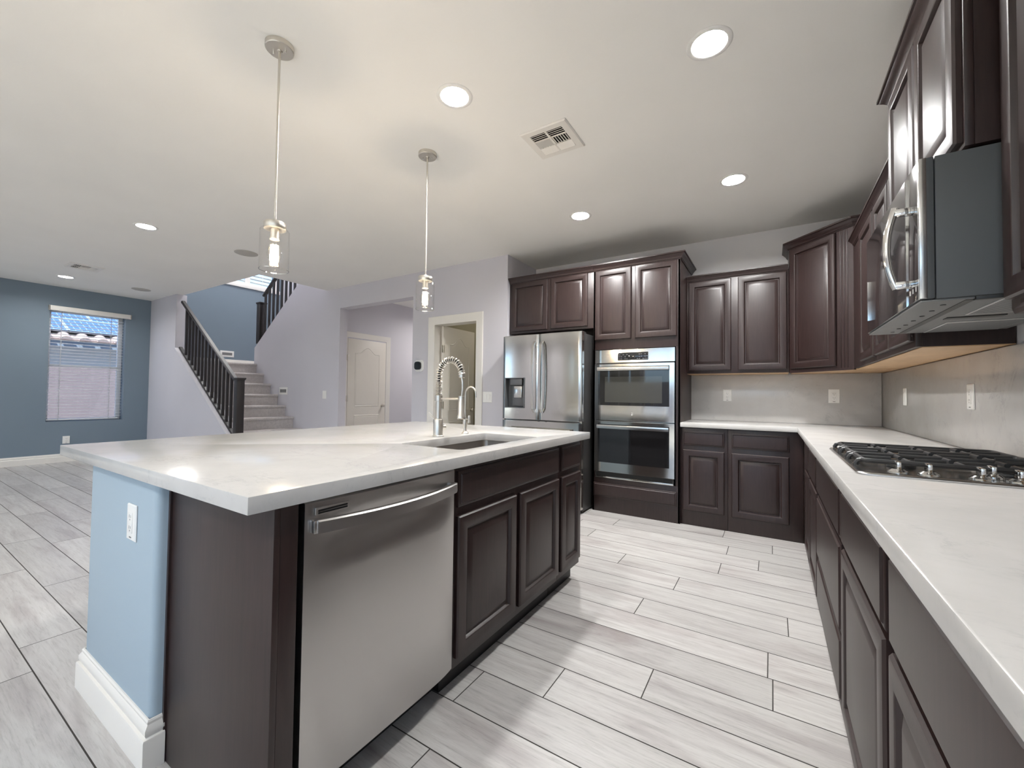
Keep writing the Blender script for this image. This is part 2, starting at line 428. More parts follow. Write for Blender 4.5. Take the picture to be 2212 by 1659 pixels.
# hall
bm = box(BM(), -5.86, -5.72, YP+.13, 7.4, 0, ZC); struct('wall_hall_left', bm, 'wall', 'lavender grey hall wall around the closed white door', 'wall')
bm = box(BM(), -4.037, -3.95, YP+T, 7.4, 0, ZC); box(bm, -5.72, -2.6, 7.25, 7.4, 0, ZC); struct('wall_hall_right', bm, 'wall', 'lavender grey far hall wall', 'wall')
M['pantry'] = paint('pantry_paint', (.44, .41, .31))
bm = box(BM(), -3.95, -3.86, YP+T, 5.7, 0, ZC); box(bm, -3.86, -2.65, 5.6, 5.7, 0, ZC); box(bm, -2.66, -2.651, YP+T, 5.6, 0, ZC)
struct('wall_pantry_inside', bm, 'pantry', 'cream wall inside the pantry behind the open door', 'wall')
# front stair wall with raking top
bm = BM()
prism(bm, [(XL, 0), (-6.05, 0), (-6.05, .186), (-8.36, 1.826), (-8.36, ZC), (XL, ZC)], 1, YS, YS+.145)
struct('wall_stair_front', bm, 'wall', 'lavender grey knee wall below the lower stair railing', 'wall')
bm = BM(); prism(bm, [(-6.05, .188), (-8.352, 1.822), (-8.352, 1.85), (-6.05, .216)], 1, YS-.012, YS+.157)
struct('trim_1', bm, 'wall', 'pale sloped cap on the knee wall of the lower stair railing', 'trim')
# upper stairwell walls
bm = box(BM(), XL, HX, HY-.13, HY-.001, Z1, 5.3); box(bm, HX, HX+.12, HY, YP, Z1, 5.3); box(bm, XL, -5.87, 5.17, 5.3, 0, 5.3)
box(bm, -5.87, -5.75, YP+.13, 5.17, ZC+.35, 5.3)
struct('wall_stairwell', bm, 'wall', 'lavender grey walls of the upper stairwell', 'wall')
# wall behind the camera with patio door and window
bm = wall_y(BM(), YB-.2, YB, XL-.2, XR+.15, 0, ZC, [(-9.2, -7.3, .5, 2.5), (-4.7, -2.95, .3, 2.4), (-2.75, .5, 0, 2.4)])
struct('wall_front', bm, 'wall', 'grey wall with the glazed patio door', 'wall')

# ------------------------------------------------------------------ baseboards
BB = [(0, 0), (.018, 0), (.018, .085), (.011, .092), (.013, .100), (.013, .110), (.006, .122), (.006, .127), (0, .13)]
def baseboard(name, path, label):
    struct(name, sweep(BM(), BB, path), 'trim', label, 'baseboard')
baseboard('baseboard_left', [(XL, YS-.001), (XL, YB)][::-1], 'white baseboard along the slate blue window wall')
baseboard('baseboard_stair', [(XL+.02, YS), (-6.05, YS)], 'white baseboard along the knee wall under the lower stair railing')
baseboard('baseboard_hall', [(-6.0, YP), (-5.60, YP)], 'white baseboard on the stair wall left of the hall opening')
baseboard('baseboard_pantry', [(-4.03, YP), (-3.76, YP)], 'white baseboard between the hall opening and pantry door')
baseboard('baseboard_landing', [(XL, 4.93), (XL, 3.1)][::-1], 'white baseboard at the stair landing')
bpy.data.objects['baseboard_landing'].location.z += 1.662

# ------------------------------------------------------------------ island: pony wall, counter, cabinets
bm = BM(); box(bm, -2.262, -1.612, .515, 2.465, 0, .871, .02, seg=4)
struct('wall_island', bm, 'blue_lit', 'blue island end wall painted lighter for window light, under the overhanging white counter', 'wall')
bm = sweep(BM(), [(0, 0), (.020, 0), (.020, .092), (.018, .096), (.011, .099), (.014, .108), (.014, .120), (.006, .132), (.007, .140), (.004, .145), (0, .145)], [(-1.612, .549), (-1.612, .515), (-2.262, .515), (-2.262, 2.465)][::-1])
struct('baseboard_island', bm, 'trim', 'chunky white baseboard wrapping the blue island end', 'baseboard')

CT, CB = .914, .873
def slab(outer, hole, z0, z1, bev=.004):
    bm = BM()
    es = []
    for loop in [outer] + ([hole] if hole else []):
        vs = [bm.verts.new((p[0], p[1], z0)) for p in loop]
        es += [bm.edges.new((vs[i], vs[(i+1) % len(vs)])) for i in range(len(vs))]
    bmesh.ops.triangle_fill(bm, edges=es, use_beauty=True)
    bmesh.ops.dissolve_limit(bm, angle_limit=.01, verts=bm.verts, edges=bm.edges)
    r = bmesh.ops.extrude_face_region(bm, geom=list(bm.faces))
    for v in r['geom']:
        if isinstance(v, bmesh.types.BMVert): v.co.z = z1
    bmesh.ops.recalc_face_normals(bm, faces=bm.faces)
    if bev:
        ed = [e for e in bm.edges if len(e.link_faces) == 2 and e.calc_face_angle(0) > .6]
        bmesh.ops.bevel(bm, geom=ed, offset=bev, segments=2, affect='EDGES', profile=.5, clamp_overlap=True)
    return bm
def rrect(x0, x1, y0, y1, r, n=5):
    p = []
    for cx, cy, a in ((x1-r, y1-r, 0), (x0+r, y1-r, 90), (x0+r, y0+r, 180), (x1-r, y0+r, 270)):
        for i in range(n+1):
            t = math.radians(a+90*i/n); p.append((cx+r*math.cos(t), cy+r*math.sin(t)))
    return p
SX0, SX1, SY0, SY1 = -1.466, -1.098, 1.363, 2.037
bm = slab([(-2.514, .475), (-.982, .475), (-.982, 2.513), (-2.514, 2.513)], rrect(SX0, SX1, SY0, SY1, .025), CB, CT)
add('island_countertop', bm, 'quartz', label='white veined quartz island countertop with sink cutout', cat='countertop')

# undermount sink
t = thing('kitchen_sink', (-1.28, 1.70, .66), 'stainless steel undermount sink set into the island counter', 'sink')
bm = BM()
o = rrect(SX0-.004, SX1+.004, SY0-.004, SY1+.004, .03); i_ = rrect(SX0+.012, SX1-.012, SY0+.012, SY1-.012, .03); fl = rrect(SX0-.024, SX1+.024, SY0-.024, SY1+.024, .03)
rings = []
for lp, z in ((fl, CB-.0015), (o, CB-.0015), (o, CB-.02), (i_, .675), (rrect(SX0+.04, SX1-.04, SY0+.04, SY1-.04, .03), .665)):
    rings.append([bm.verts.new((p[0], p[1], z)) for p in lp])
for a, b in zip(rings, rings[1:]):
    for k in range(len(a)): bm.faces.new((a[k], a[(k+1) % len(a)], b[(k+1) % len(a)], b[k]))
bm.faces.new(rings[-1])
sk = add('basin', bm, 'sink', t)
add('drain', lathe(BM(), [(.055, .666), (.055, .669), (.04, .669), (.034, .662), (0, .662)], (-1.28, 1.70, 0)), 'chrome', t)

# doors ----------------------------------------------------------------
DOOR = [(0, 0), (0, .012), (.005, .0185), (.011, .020), (.048, .020), (.052, .0175), (.055, .010), (.058, .006), (.064, .0055), (.068, .009), (.090, .0165), (.092, .017)]
DRAW = [(0, 0), (0, .011), (.004, .014), (.011, .0145), (.015, .0195), (.018, .020)]
def frame_matrix(O, U, N):
    m = Matrix((Vector(U), Vector(N), Vector((0, 0, 1)))).transposed().to_4x4(); m.translation = Vector((O[0], O[1], 0)); return m
def cabinet(name, label, O, U, N, Wd, D, z0, z1, doors=(), drawers=(), top=True, cat='cabinet', under=None, sides=True, group=None, kick=None, extra=None):
    Mx = frame_matrix(O, U, N)
    c = Mx @ Vector((Wd/2, -D/2, z0)); t = thing(name, c, label, cat, group)
    b = BM(); w = .018
    box(b, 0, Wd, -.02, 0, z0 if kick is None else kick, z1, .0015)
    box(b, 0, w, -D, -.02, z0 if kick is None else kick, z1); box(b, Wd-w, Wd, -D, -.02, z0 if kick is None else kick, z1)
    box(b, w, Wd-w, -D, -D+.008, z0 if kick is None else kick, z1)
    zz = z0 if kick is None else kick
    if not under: box(b, w, Wd-w, -D+.008, -.02, zz, zz+w)
    if top: box(b, w, Wd-w, -D+.008, -.02, z1-w, z1)
    add('carcass', xform(b, Mx), 'wood', t)
    if under: add('underside', xform(box(BM(), .0005, Wd-.0005, -D, -.02, z0-.004, z0-.0005), Mx), 'maple', t, label='light maple underside')
    if kick is not None: add('toe_kick', xform(box(BM(), .002, Wd-.002, -D, -.055, z0, kick), Mx), 'kick', t)
    for (a, e, p, q) in doors: add('door', xform(loops_panel(BM(), a, e, p, q, [(i, n+.0005) for i, n in DOOR]), Mx), 'wood', t)
    for (a, e, p, q) in drawers: add('drawer_front', xform(loops_panel(BM(), a, e, p, q, [(i, n+.0005) for i, n in DRAW]), Mx), 'wood', t)
    return t
def crown(parent, path, z, h=.062, out=.045):
    k = h/.062; q = out/.045
    prof = [(-.012, z), (.004*q, z), (.006*q, z+.006*k), (.012*q, z+.010*k), (.014*q, z+.020*k), (.026*q, z+.034*k), (.036*q, z+.043*k), (.038*q, z+.047*k), (.045*q, z+.050*k), (.045*q, z+.062*k), (-.012, z+.062*k)]
    return add('crown_molding', sweep(BM(), prof, path), 'wood', parent)

# island cabinets: face looks to +X at x = -1.033
IF = -1.033
def isl(name, label, y0, y1, doors, drawers, **kw):
    return cabinet(name, label, (IF, y0), (0, 1, 0), (1, 0, 0), y1-y0, .54, 0, .871, [(a-y0, b-y0, c, d) for a, b, c, d in doors], [(a-y0, b-y0, c, d) for a, b, c, d in drawers], kick=.10, **kw)
isl('sink_base_cabinet', 'dark brown island sink cabinet with two raised panel doors beside the dishwasher', 1.231, 2.150, [(1.253, 1.680, .14, .677), (1.716, 2.138, .14, .677)], [(1.253, 2.138, .712, .850)], top=False)
isl('island_base_cabinet', 'narrow dark brown island cabinet with one drawer, at the refrigerator end', 2.152, 2.465, [(2.176, 2.447, .14, .677)], [(2.176, 2.447, .712, .850)])
bm = BM(); box(bm, -1.610, IF+.018, .552, .568, 0, .871, .0015); box(bm, IF-.06, IF+.018, .568, .613, 0, .871, .0015)
box(bm, -1.610, -1.598, .5455, .552, 0, .871)
add('end_panel', bm, 'wood', label='dark brown panel closing the island end beside the dishwasher', cat='panel')

# dishwasher
t = thing('dishwasher', (-1.3, .93, 0), 'stainless steel dishwasher with bowed bar handle built into the island', 'dishwasher')
ya, yb = .633, 1.228; ym = (ya+yb)/2; hw = (yb-ya)/2
bm = BM(); n = 24; R0 = []
for i in range(n+1):
    y = ya + (yb-ya)*i/n; s = (y-ym)/hw
    x = IF+.012 + .012*(1-abs(s)**6)
    R0.append((x, y))
zs = [.115, .119] + [.12+ (.858-.12)*k/18 for k in range(19)] + [.862]
grid = []
for zi, z in enumerate(zs):
    row = []
    for (x, y) in R0:
        s = (y-ym)/hw
        pocket = .016*max(0, 1-((z-.765)/.062)**2)*max(0, 1-abs(s/.93)**4) if abs(z-.765) < .062 else 0
        dx = -.006 if zi in (0, len(zs)-1) else 0
        row.append(bm.verts.new((x+dx-pocket, y, z)))
    grid.append(row)
for a, b in zip(grid, grid[1:]):
    for i in range(n): bm.faces.new((a[i], a[i+1], b[i+1], b[i]))
back = [[bm.verts.new((IF-.02, p[1], z)) for p in R0] for z in (zs[0], zs[-1])]
for i in range(n):
    bm.faces.new((grid[0][i], grid[0][i+1], back[0][i+1], back[0][i])); bm.faces.new((grid[-1][i], grid[-1][i+1], back[1][i+1], back[1][i]))
bm.faces.new([g_[0] for g_ in grid] + [back[1][0], back[0][0]]); bm.faces.new([g_[-1] for g_ in grid] + [back[1][-1], back[0][-1]])
add('door_panel', bm, 'dwsteel', t)
bm = BM(); pts = []
for i in range(25):
    s = -1+2*i/24; pts.append((IF+.030+.042*(1-s*s)+.004, ym+s*hw*.925, .800))
tube(bm, pts, 1, sect=[(-.009, -.017), (.009, -.017), (.009, .013), (.005, .017), (-.009, .017)])
for s in (-1, 1): box(bm, IF+.014, IF+.038, ym+s*hw*.925-.012, ym+s*hw*.925+.012, .783, .817, .003)
add('handle', bm, 'dwsteel', t, label='bowed stainless bar handle')
bm = BM(); box(bm, IF+.0185, IF+.0255, .655, .757, .826, .845, .002, mi=0)
for z in (.831, .8375): box(bm, IF+.0250, IF+.0262, .662, .750, z-.0022, z+.0022, mi=1)
add('vent', bm, ['dwsteel', 'black'], t, label='black vent slots')
add('tub', box(BM(), -1.575, IF-.022, ya+.003, yb-.003, .115, .862), 'black', t)
add('toe_kick', box(BM(), -1.575, IF-.085, ya, yb, 0, .113), 'black', t)

# faucet ------------------------------------------------------------------
FX, FY = -1.545, 1.715
t = thing('kitchen_faucet', (FX, FY, CT), 'brushed nickel spring neck faucet standing behind the island sink', 'faucet')
add('base', lathe(BM(), [(.030, CT+.0005), (.030, CT+.004), (.0265, CT+.008), (.0265, 1.003), (.024, 1.008), (.0185, 1.010)], (FX, FY, 0)), 'nickel', t)
add('column', lathe(BM(), [(.0165, 1.009), (.0165, 1.105), (.021, 1.107), (.021, 1.138), (.016, 1.141)], (FX, FY, 0)), 'nickel', t)
arc = [(FX, FY, 1.14+.11*i/8) for i in range(9)] + [(FX+.0795*(1-math.cos(a*PI/20)), FY, 1.25+.0795*math.sin(a*PI/20)) for a in range(1, 21)]
hs = add('hose', tube(BM(), arc, .0075), 'black', t, label='black inner hose')
sp = []; L = 34; P = [Vector(p) for p in arc]
seg = [0]
for a, b in zip(P, P[1:]): seg.append(seg[-1]+(b-a).length)
NS = L*14
for k in range(NS+1):
    d = seg[-1]*k/NS
    j = max(i for i in range(len(seg)) if seg[i] <= d+1e-9); j = min(j, len(P)-2)
    f = (d-seg[j])/(seg[j+1]-seg[j]); p = P[j].lerp(P[j+1], f); tg = (P[j+1]-P[j]).normalized()
    s1 = Vector((0, 1, 0)); s2 = tg.cross(s1).normalized()
    frac = k/NS; turns = 44*frac if frac < .2 else 8.8+ (frac-.2)*26
    a = 2*PI*turns
    sp.append(p + s1*.0155*math.cos(a) + s2*.0155*math.sin(a))
add('spring', tube(BM(), sp, .0032, n=6), 'nickel', t)
HX2 = FX+.159
add('spray_collar', lathe(BM(), [(.014, 1.232), (.0165, 1.234), (.0165, 1.262), (.014, 1.264)], (HX2, FY, 0)), 'nickel', t)
add('spray_hose', tube(BM(), [(HX2, FY, 1.236), (HX2+.006, FY, 1.21), (HX2+.007, FY, 1.17), (HX2+.003, FY, 1.14), (HX2, FY, 1.128)], .0062), 'nickel', t)
add('spray_head', lathe(BM(), [(.012, 1.137), (.0165, 1.135), (.0165, 1.108), (.0175, 1.106), (.0180, 1.04), (.022, 1.034), (.0235, 1.02), (.019, 1.014), (0, 1.014)], (HX2, FY, 0)), 'nickel', t)
add('support_arm', tube(BM(), [(FX+.015, FY, 1.119), (HX2-.014, FY, 1.121)], .0048), 'nickel', t)
add('lever', tube(BM(), [(FX-.016, FY-.012, 1.006), (FX-.045, FY-.03, 1.043)], .0045), 'nickel', t)
add('lever_hub', lathe(BM(), [(.0125, -.02), (.0125, .012), (0, .012)], (FX+.008, FY+.030, .965), 'Y'), 'nickel', t)
# filtered water faucet
GX, GY = -1.534, 1.935
t = thing('filter_faucet', (GX, GY, CT), 'small curved water filter faucet right of the spring neck faucet', 'faucet')
add('base', lathe(BM(), [(.021, CT+.0005), (.021, CT+.004), (.012, CT+.012), (.0085, CT+.022), (.0125, CT+.045), (.0145, CT+.062), (.011, CT+.085), (.008, CT+.092), (.007, CT+.10)], (GX, GY, 0)), 'nickel', t)
add('spout', tube(BM(), [(GX, GY, 1.008), (GX, GY, 1.135)] + [(GX+.038*(1-math.cos(a)), GY, 1.145+.044*math.sin(a)) for a in [PI*k/16 for k in range(0, 17)]] + [(GX+.0775, GY, 1.128)], .0046), 'nickel', t)
add('valve_stem', tube(BM(), [(GX+.005, GY, .998), (GX+.026, GY, .998), (GX+.030, GY, 1.016)], .0045), 'nickel', t)
add('lever', lathe(BM(), [(.007, .975), (.009, .985), (.006, 1.0), (.009, 1.012), (.006, 1.022)], (GX+.03, GY, 0)), 'nickel', t)

# ------------------------------------------------------------------ tall run: over-fridge cabinet, oven tower
TF = 4.002
def back(name, label, x0, x1, yf, D, z0, z1, doors, drawers=(), **kw):
    return cabinet(name, label, (x0, yf), (1, 0, 0), (0, -1, 0), x1-x0, D, z0, z1, [(a-x0, b-x0, c, d) for a, b, c, d in doors], [(a-x0, b-x0, c, d) for a, b, c, d in drawers], **kw)
t = back('fridge_cabinet', 'dark brown two door cabinet above the refrigerator', -2.546, -1.536, TF, YW-TF-.003, 1.832, 2.425, [(-2.515, -2.058, 1.855, 2.402), (-2.018, -1.598, 1.855, 2.402)])
crown(t, [(-2.546, TF-.001), (-1.536, TF-.001)], 2.405)
# oven tower: front frame with the oven opening
x0, x1 = -1.534, -.705
t = thing('oven_cabinet', ((x0+x1)/2, 4.3, 0), 'tall dark brown cabinet housing the double wall oven', 'cabinet')
bm = BM()
box(bm, x0, x0+.018, TF, YW-.003, 0, 2.425); box(bm, x1-.018, x1, TF, YW-.003, 0, 2.425, .0015)
box(bm, x0+.018, x1-.018, YW-.012, YW-.003, 0, 2.425); box(bm, x0+.018, x1-.018, TF+.02, YW-.012, 2.40, 2.425)
box(bm, x0, x1, TF, TF+.02, 1.606, 2.425, .001); box(bm, x0, x1, TF, TF+.02, 0, .332, .001)
box(bm, x0, -1.512, TF, TF+.02, .332, 1.606); box(bm, -.742, x1, TF, TF+.02, .332, 1.606)
box(bm, x0+.018, x1-.018, TF+.02, YW-.012, .30, .332); box(bm, x0+.018, x1-.018, TF+.02, YW-.012, 1.61, 1.63)
add('carcass', bm, 'wood', t)
Mx = frame_matrix((0, TF), (1, 0, 0), (0, -1, 0))
for a, b in ((-1.516, -1.152), (-1.112, -.734)): add('door', xform(loops_panel(BM(), a, b, 1.702, 2.402, [(i, n+.0005) for i, n in DOOR]), Mx), 'wood', t)
add('drawer_front', xform(loops_panel(BM(), -1.518, -.732, .150, .282, [(i, n+.0005) for i, n in DRAW]), Mx), 'wood', t)
crown(t, [(x0, TF-.001), (x1+.001, TF-.001), (x1+.001, YW-.003)], 2.405)

# double oven
t = thing('double_wall_oven', (-1.128, 4.2, .335), 'stainless steel double wall oven with two glass doors and control panel', 'oven')
ox0, ox1 = -1.507, -.749
add('oven_body', box(BM(), ox0+.008, ox1-.008, TF+.003, 4.55, .336, 1.600), 'black', t)
def bowed(bm, x0, x1, yb, yf, bow, z0, z1, n=16, mi=0, ed=.003):
    xm = (x0+x1)/2; h = (x1-x0)/2; rows = []
    for z, d in ((z0, ed), (z0+ed, 0), (z1-ed, 0), (z1, ed)):
        rows.append([bm.verts.new((x0+(x1-x0)*i/n, yf - bow*(1-((x0+(x1-x0)*i/n-xm)/h)**2) + (ed if i in (0, n) else 0) + d, z)) for i in range(n+1)])
    for a, b in zip(rows, rows[1:]):
        for i in range(n): bm.faces.new((a[i], a[i+1], b[i+1], b[i])).material_index = mi
    lo = [bm.verts.new((v.co.x, yb, z0)) for v in rows[0]]; hi = [bm.verts.new((v.co.x, yb, z1)) for v in rows[-1]]
    for i in range(n):
        bm.faces.new((rows[0][i], rows[0][i+1], lo[i+1], lo[i])).material_index = mi; bm.faces.new((rows[-1][i], rows[-1][i+1], hi[i+1], hi[i])).material_index = mi
    bm.faces.new([r[0] for r in rows] + [hi[0], lo[0]]).material_index = mi; bm.faces.new([r[-1] for r in rows] + [hi[-1], lo[-1]]).material_index = mi
    bm.faces.new(lo + hi[::-1]).material_index = mi
    return bm
cp = add('control_panel', bowed(BM(), ox0, ox1, TF+.002, 3.986, .004, 1.468, 1.600), 'steelv', t)
bm = BM(); box(bm, -1.276, -.985, 3.9795, 3.984, 1.491, 1.566, .003)
for gx, cols in ((-1.262, 5), (-1.09, 7)):
    for i in range(cols):
        for j in range(3):
            if random.random() < .75: box(bm, gx+.018*i, gx+.018*i+.009, 3.9787, 3.9796, 1.503+.021*j, 1.506+.021*j, mi=1)
M['marks'] = principled('panel_marks', (.35, .35, .36), .5)
add('display', bm, ['blackglass', 'marks'], cp, label='black display with grey key marks')
def oven_door(z0, z1, w0, w1, badge):
    d = add('oven_door', bowed(BM(), ox0, ox1, TF+.002, 3.972, .008, z0, z1), 'steelv', t)
    bm = BM(); n = 16; xm, h = -1.128, (ox1-ox0)/2
    def yy(x): return 3.972 - .008*(1-((x-xm)/h)**2) - .0015
    def strip(xa, xb, za, zb, mi, dy=0):
        vs = [[bm.verts.new((xa+(xb-xa)*i/n, yy(xa+(xb-xa)*i/n)-dy, z)) for i in range(n+1)] for z in (za, zb)]
        for i in range(n): bm.faces.new((vs[0][i], vs[0][i+1], vs[1][i+1], vs[1][i])).material_index = mi
        bk = [[bm.verts.new((v.co.x, v.co.y+.002, v.co.z)) for v in row] for row in vs]
        for q in (0, 1):
            for i in range(n): bm.faces.new((vs[q][i], vs[q][i+1], bk[q][i+1], bk[q][i])).material_index = mi
    strip(-1.470, -.793, w0, w1, 0)
    if badge: strip(-1.400, -.856, w0+.03, w1-.10, 1, .0004)
    add('window', bm, ['blackglass', 'smoke'], d, label='dark oven window')
    bm = BM(); hz = w1-.024
    tube(bm, [(-1.468+.675*i/16, yy(-1.468+.675*i/16)-.036, hz) for i in range(17)], 1, sect=[(-.008, -.017), (.006, -.017), (.009, 0), (.006, .017), (-.008, .017)])
    for x in (-1.458, -.803): box(bm, x-.009, x+.009, yy(x)-.034, yy(x)+.003, hz-.014, hz+.014, .002)
    add('handle', bm, 'steel', d)
    if badge:
        bm = lathe(BM(), [(.014, 0), (.014, .002), (.012, .003), (.011, .0022), (0, .0022)], (-1.128, 3.9635, 0), 'Y', 24)
        for v in bm.verts: v.co = Vector((v.co.x, 3.9635-(v.co.y-3.9635), v.co.z+.975))
        tube(bm, [(-1.128+.006*math.cos(a), 3.9608, .975+.006*math.sin(a)) for a in [PI*k/8 for k in range(3, 17)]], .0010, 6, mi=0)
        add('badge', bm, 'chrome', d)
oven_door(.905, 1.459, 1.052, 1.432, True)
oven_door(.398, .898, .492, .868, False)
bm = BM(); box(bm, ox0+.01, ox1-.01, 3.985, TF+.002, .336, .352, .002); box(bm, ox0+.01, ox0+.016, 3.985, TF+.002, .352, .394); box(bm, ox1-.016, ox1-.01, 3.985, TF+.002, .352, .394)
add('bottom_trim', bm, 'steelv', t)

# refrigerator ------------------------------------------------------------------
rx0, rx1 = -2.459, -1.551
t = thing('refrigerator', (-2.0, 4.15, 0), 'stainless steel french door refrigerator with water dispenser', 'refrigerator')
M['case'] = principled('fridge_case_grey', (.03, .029, .029), .4)
bm = box(BM(), rx0+.004, rx1-.004, 3.80, 4.55, .02, 1.758, .003)
for x in (rx0+.08, rx1-.08):
    for y in (3.86, 4.48): box(bm, x-.025, x+.025, y-.025, y+.025, 0, .02)
box(bm, -2.05, -1.99, 3.752, 3.80, .90, 1.755); box(bm, rx0+.02, rx1-.02, 3.752, 3.80, .86, .90)
add('body', bm, 'case', t)
def fridge_door(bm, x0, x1, z0, z1, hole=None):
    xm, h = (x0+x1)/2, (x1-x0)/2
    def yf(x): s = (x-xm)/h; return 3.738 - .006*(1-s*s) + .010*max(0, abs(s)-.93)/.07
    xs = sorted(set([x0+(x1-x0)*i/26 for i in range(27)] + ([hole[0], hole[1]] if hole else [])))
    zs = sorted(set([z0, z0+.004, z1-.004, z1] + ([hole[2], hole[3]] if hole else [])))
    V = {}
    for i, x in enumerate(xs):
        for j, z in enumerate(zs): V[i, j] = bm.verts.new((x, yf(x)+(.004 if j in (0, len(zs)-1) else 0), z))
    for i in range(len(xs)-1):
        for j in range(len(zs)-1):
            if hole and xs[i] >= hole[0]-1e-6 and xs[i+1] <= hole[1]+1e-6 and zs[j] >= hole[2]-1e-6 and zs[j+1] <= hole[3]+1e-6: continue
            bm.faces.new((V[i, j], V[i+1, j], V[i+1, j+1], V[i, j+1]))
    n, m = len(xs)-1, len(zs)-1
    B = {k: bm.verts.new((V[k].co.x, 3.795, V[k].co.z)) for k in [(i, j) for i in range(n+1) for j in range(m+1) if i in (0, n) or j in (0, m)]}
    for i in range(n):
        for j in (0, m): bm.faces.new((V[i, j], V[i+1, j], B[i+1, j], B[i, j]))
    for j in range(m):
        for i in (0, n): bm.faces.new((V[i, j], V[i, j+1], B[i, j+1], B[i, j]))
    bm.faces.new([B[0, 0], B[n, 0], B[n, m], B[0, m]])
    return bm
def bar_handle(x, za, zb, horizontal=False):
    pts = []
    for i in range(21):
        s = -1+2*i/20; pts.append((x, 3.700 - .030*(1-s*s) + .03*max(0, abs(s)-.9)/.1, (za+zb)/2 + s*(zb-za)/2))
    return tube(BM(), pts, 1, sect=[(-.013, -.008), (-.009, .006), (0, .010), (.009, .006), (.013, -.008)])
HO = (-2.415, -2.186, 1.011, 1.319)
dl = add('door', fridge_door(BM(), rx0, -2.022, .888, 1.770, HO), 'steelv', t)
bm = BM(); a, b, c, d = HO; yb_ = 3.792; yf_ = 3.729
quad(bm, [(a, yb_, c), (b, yb_, c), (b, yb_, d), (a, yb_, d)], 0)
for q in (((a, yf_, c), (a, yb_, c), (a, yb_, d), (a, yf_, d)), ((b, yf_, c), (b, yb_, c), (b, yb_, d), (b, yf_, d)), ((a, yf_, c), (b, yf_, c), (b, yb_, c), (a, yb_, c)), ((a, yf_, d), (b, yf_, d), (b, yb_, d), (a, yb_, d))): quad(bm, q, 0)
box(bm, a+.05, b-.03, 3.735, 3.79, d-.075, d-.002, .01, 1); box(bm, a+.085, b-.045, 3.757, 3.772, c+.10, d-.08, .008, 2); box(bm, a+.06, b-.02, 3.775, 3.791, c+.01, d-.08, .003, 1)
for q in ((a-.005, a+.002, c-.005, d+.005), (b-.002, b+.005, c-.005, d+.005), (a, b, c-.005, c+.002), (a, b, d-.002, d+.005)): box(bm, q[0], q[1], 3.7235, 3.731, q[2], q[3], mi=1)
M['dispgrey'] = principled('dispenser_grey', (.16, .16, .165), .35, .5)
add('dispenser', bm, ['mwbody', 'dispgrey', 'steel'], dl, label='dark water and ice dispenser recess')
add('handle', bar_handle(-2.062, .968, 1.690), 'steel', dl)
dr = add('door', fridge_door(BM(), -2.016, rx1, .888, 1.770), 'steelv', t)
add('handle', bar_handle(-1.976, .968, 1.690), 'steel', dr)
df = add('freezer_drawer', fridge_door(BM(), rx0, rx1, .045, .878), 'steelv', t)
pts = [(-2.36+.71*i/16, 3.700-.02*(1-(i/8-1)**2), .80) for i in range(17)]
add('handle', tube(BM(), pts, .011), 'steel', df)
for a in (rx0+.02, rx1-.14): add('hinge_cover', box(BM(), a, a+.12, 3.80, 3.9, 1.759, 1.778, .004), 'case', t)

# ------------------------------------------------------------------ back wall uppers and bases
UF = 4.33
t = back('wall_cabinet', 'dark brown two door wall cabinet right of the oven cabinet', -.702, .127, UF, YW-UF-.003, 1.370, 2.285, [(-.684, -.319, 1.397, 2.253), (-.264, .112, 1.397, 2.253)], under=True)
crown(t, [(-.702, UF-.001), (.124, UF-.001)], 2.262, .052, .036)
# diagonal corner cabinet
pa, pb = Vector((.130, UF)), Vector((.515, 3.93)); L = (pb-pa).length; U = (pb-pa)/L
t = thing('corner_wall_cabinet', (.5, 4.35, 1.37), 'tall dark brown diagonal corner wall cabinet with a single door', 'cabinet')
poly = [(pa.x, pa.y), (pb.x, pb.y), (XR-.003, pb.y), (XR-.003, YW-.003), (pa.x, YW-.003)]
add('carcass', prism(BM(), poly, 2, 1.378, 2.455), 'wood', t)
add('underside', prism(BM(), [(pa.x+.02, pa.y+.012), (pb.x+.012, pb.y+.02), (XR-.004, pb.y+.02), (XR-.004, YW-.004), (pa.x+.02, YW-.004)], 2, 1.366, 1.378), 'maple', t, label='light maple underside')
Mx = frame_matrix((pa.x, pa.y), (U.x, U.y, 0), (U.y, -U.x, 0))
add('rail', xform(box(BM(), 0, L, -.018, .0004, 1.362, 1.3795), Mx), 'wood', t)
add('door', xform(loops_panel(BM(), .022, .425, 1.397, 2.428, [(i, n+.0005) for i, n in DOOR]), Mx), 'wood', t)
bm = BM()
for u in (.448, .475, .50): box(bm, u, u+.012, 0, .003, 1.38, 2.43, .001)
add('fluted_stile', xform(bm, Mx), 'wood', t)
crown(t, [(pa.x-.001, YW-.003), (pa.x-.001, pa.y-.001), (pb.x-.001, pb.y-.001), (XR-.003, pb.y-.001)], 2.432)
# right wall uppers (face looks to -X)
def right(name, label, y0, y1, xf, D, z0, z1, doors, drawers=(), **kw):
    # local u runs toward -y from y1
    return cabinet(name, label, (xf, y1), (0, -1, 0), (-1, 0, 0), y1-y0, D, z0, z1, [(y1-b, y1-a, c, d) for a, b, c, d in doors], [(y1-b, y1-a, c, d) for a, b, c, d in drawers], **kw)
RF = .515
t = right('wall_cabinet', 'dark brown wall cabinet with one door, next to the diagonal corner cabinet', 3.138, 3.927, RF, XR-RF-.003, 1.370, 2.285, [(3.158, 3.578, 1.397, 2.253)], under=True)
crown(t, [(RF-.001, 3.88), (RF-.001, 3.139)], 2.262, .052, .036)
t = right('wall_cabinet', 'dark brown two door wall cabinet just beyond the microwave', 2.386, 3.136, RF, XR-RF-.003, 1.370, 2.285, [(2.405, 2.755, 1.397, 2.253), (2.775, 3.118, 1.397, 2.253)], under=True)
crown(t, [(RF-.001, 3.137), (RF-.001, 2.45)], 2.262, .052, .036)
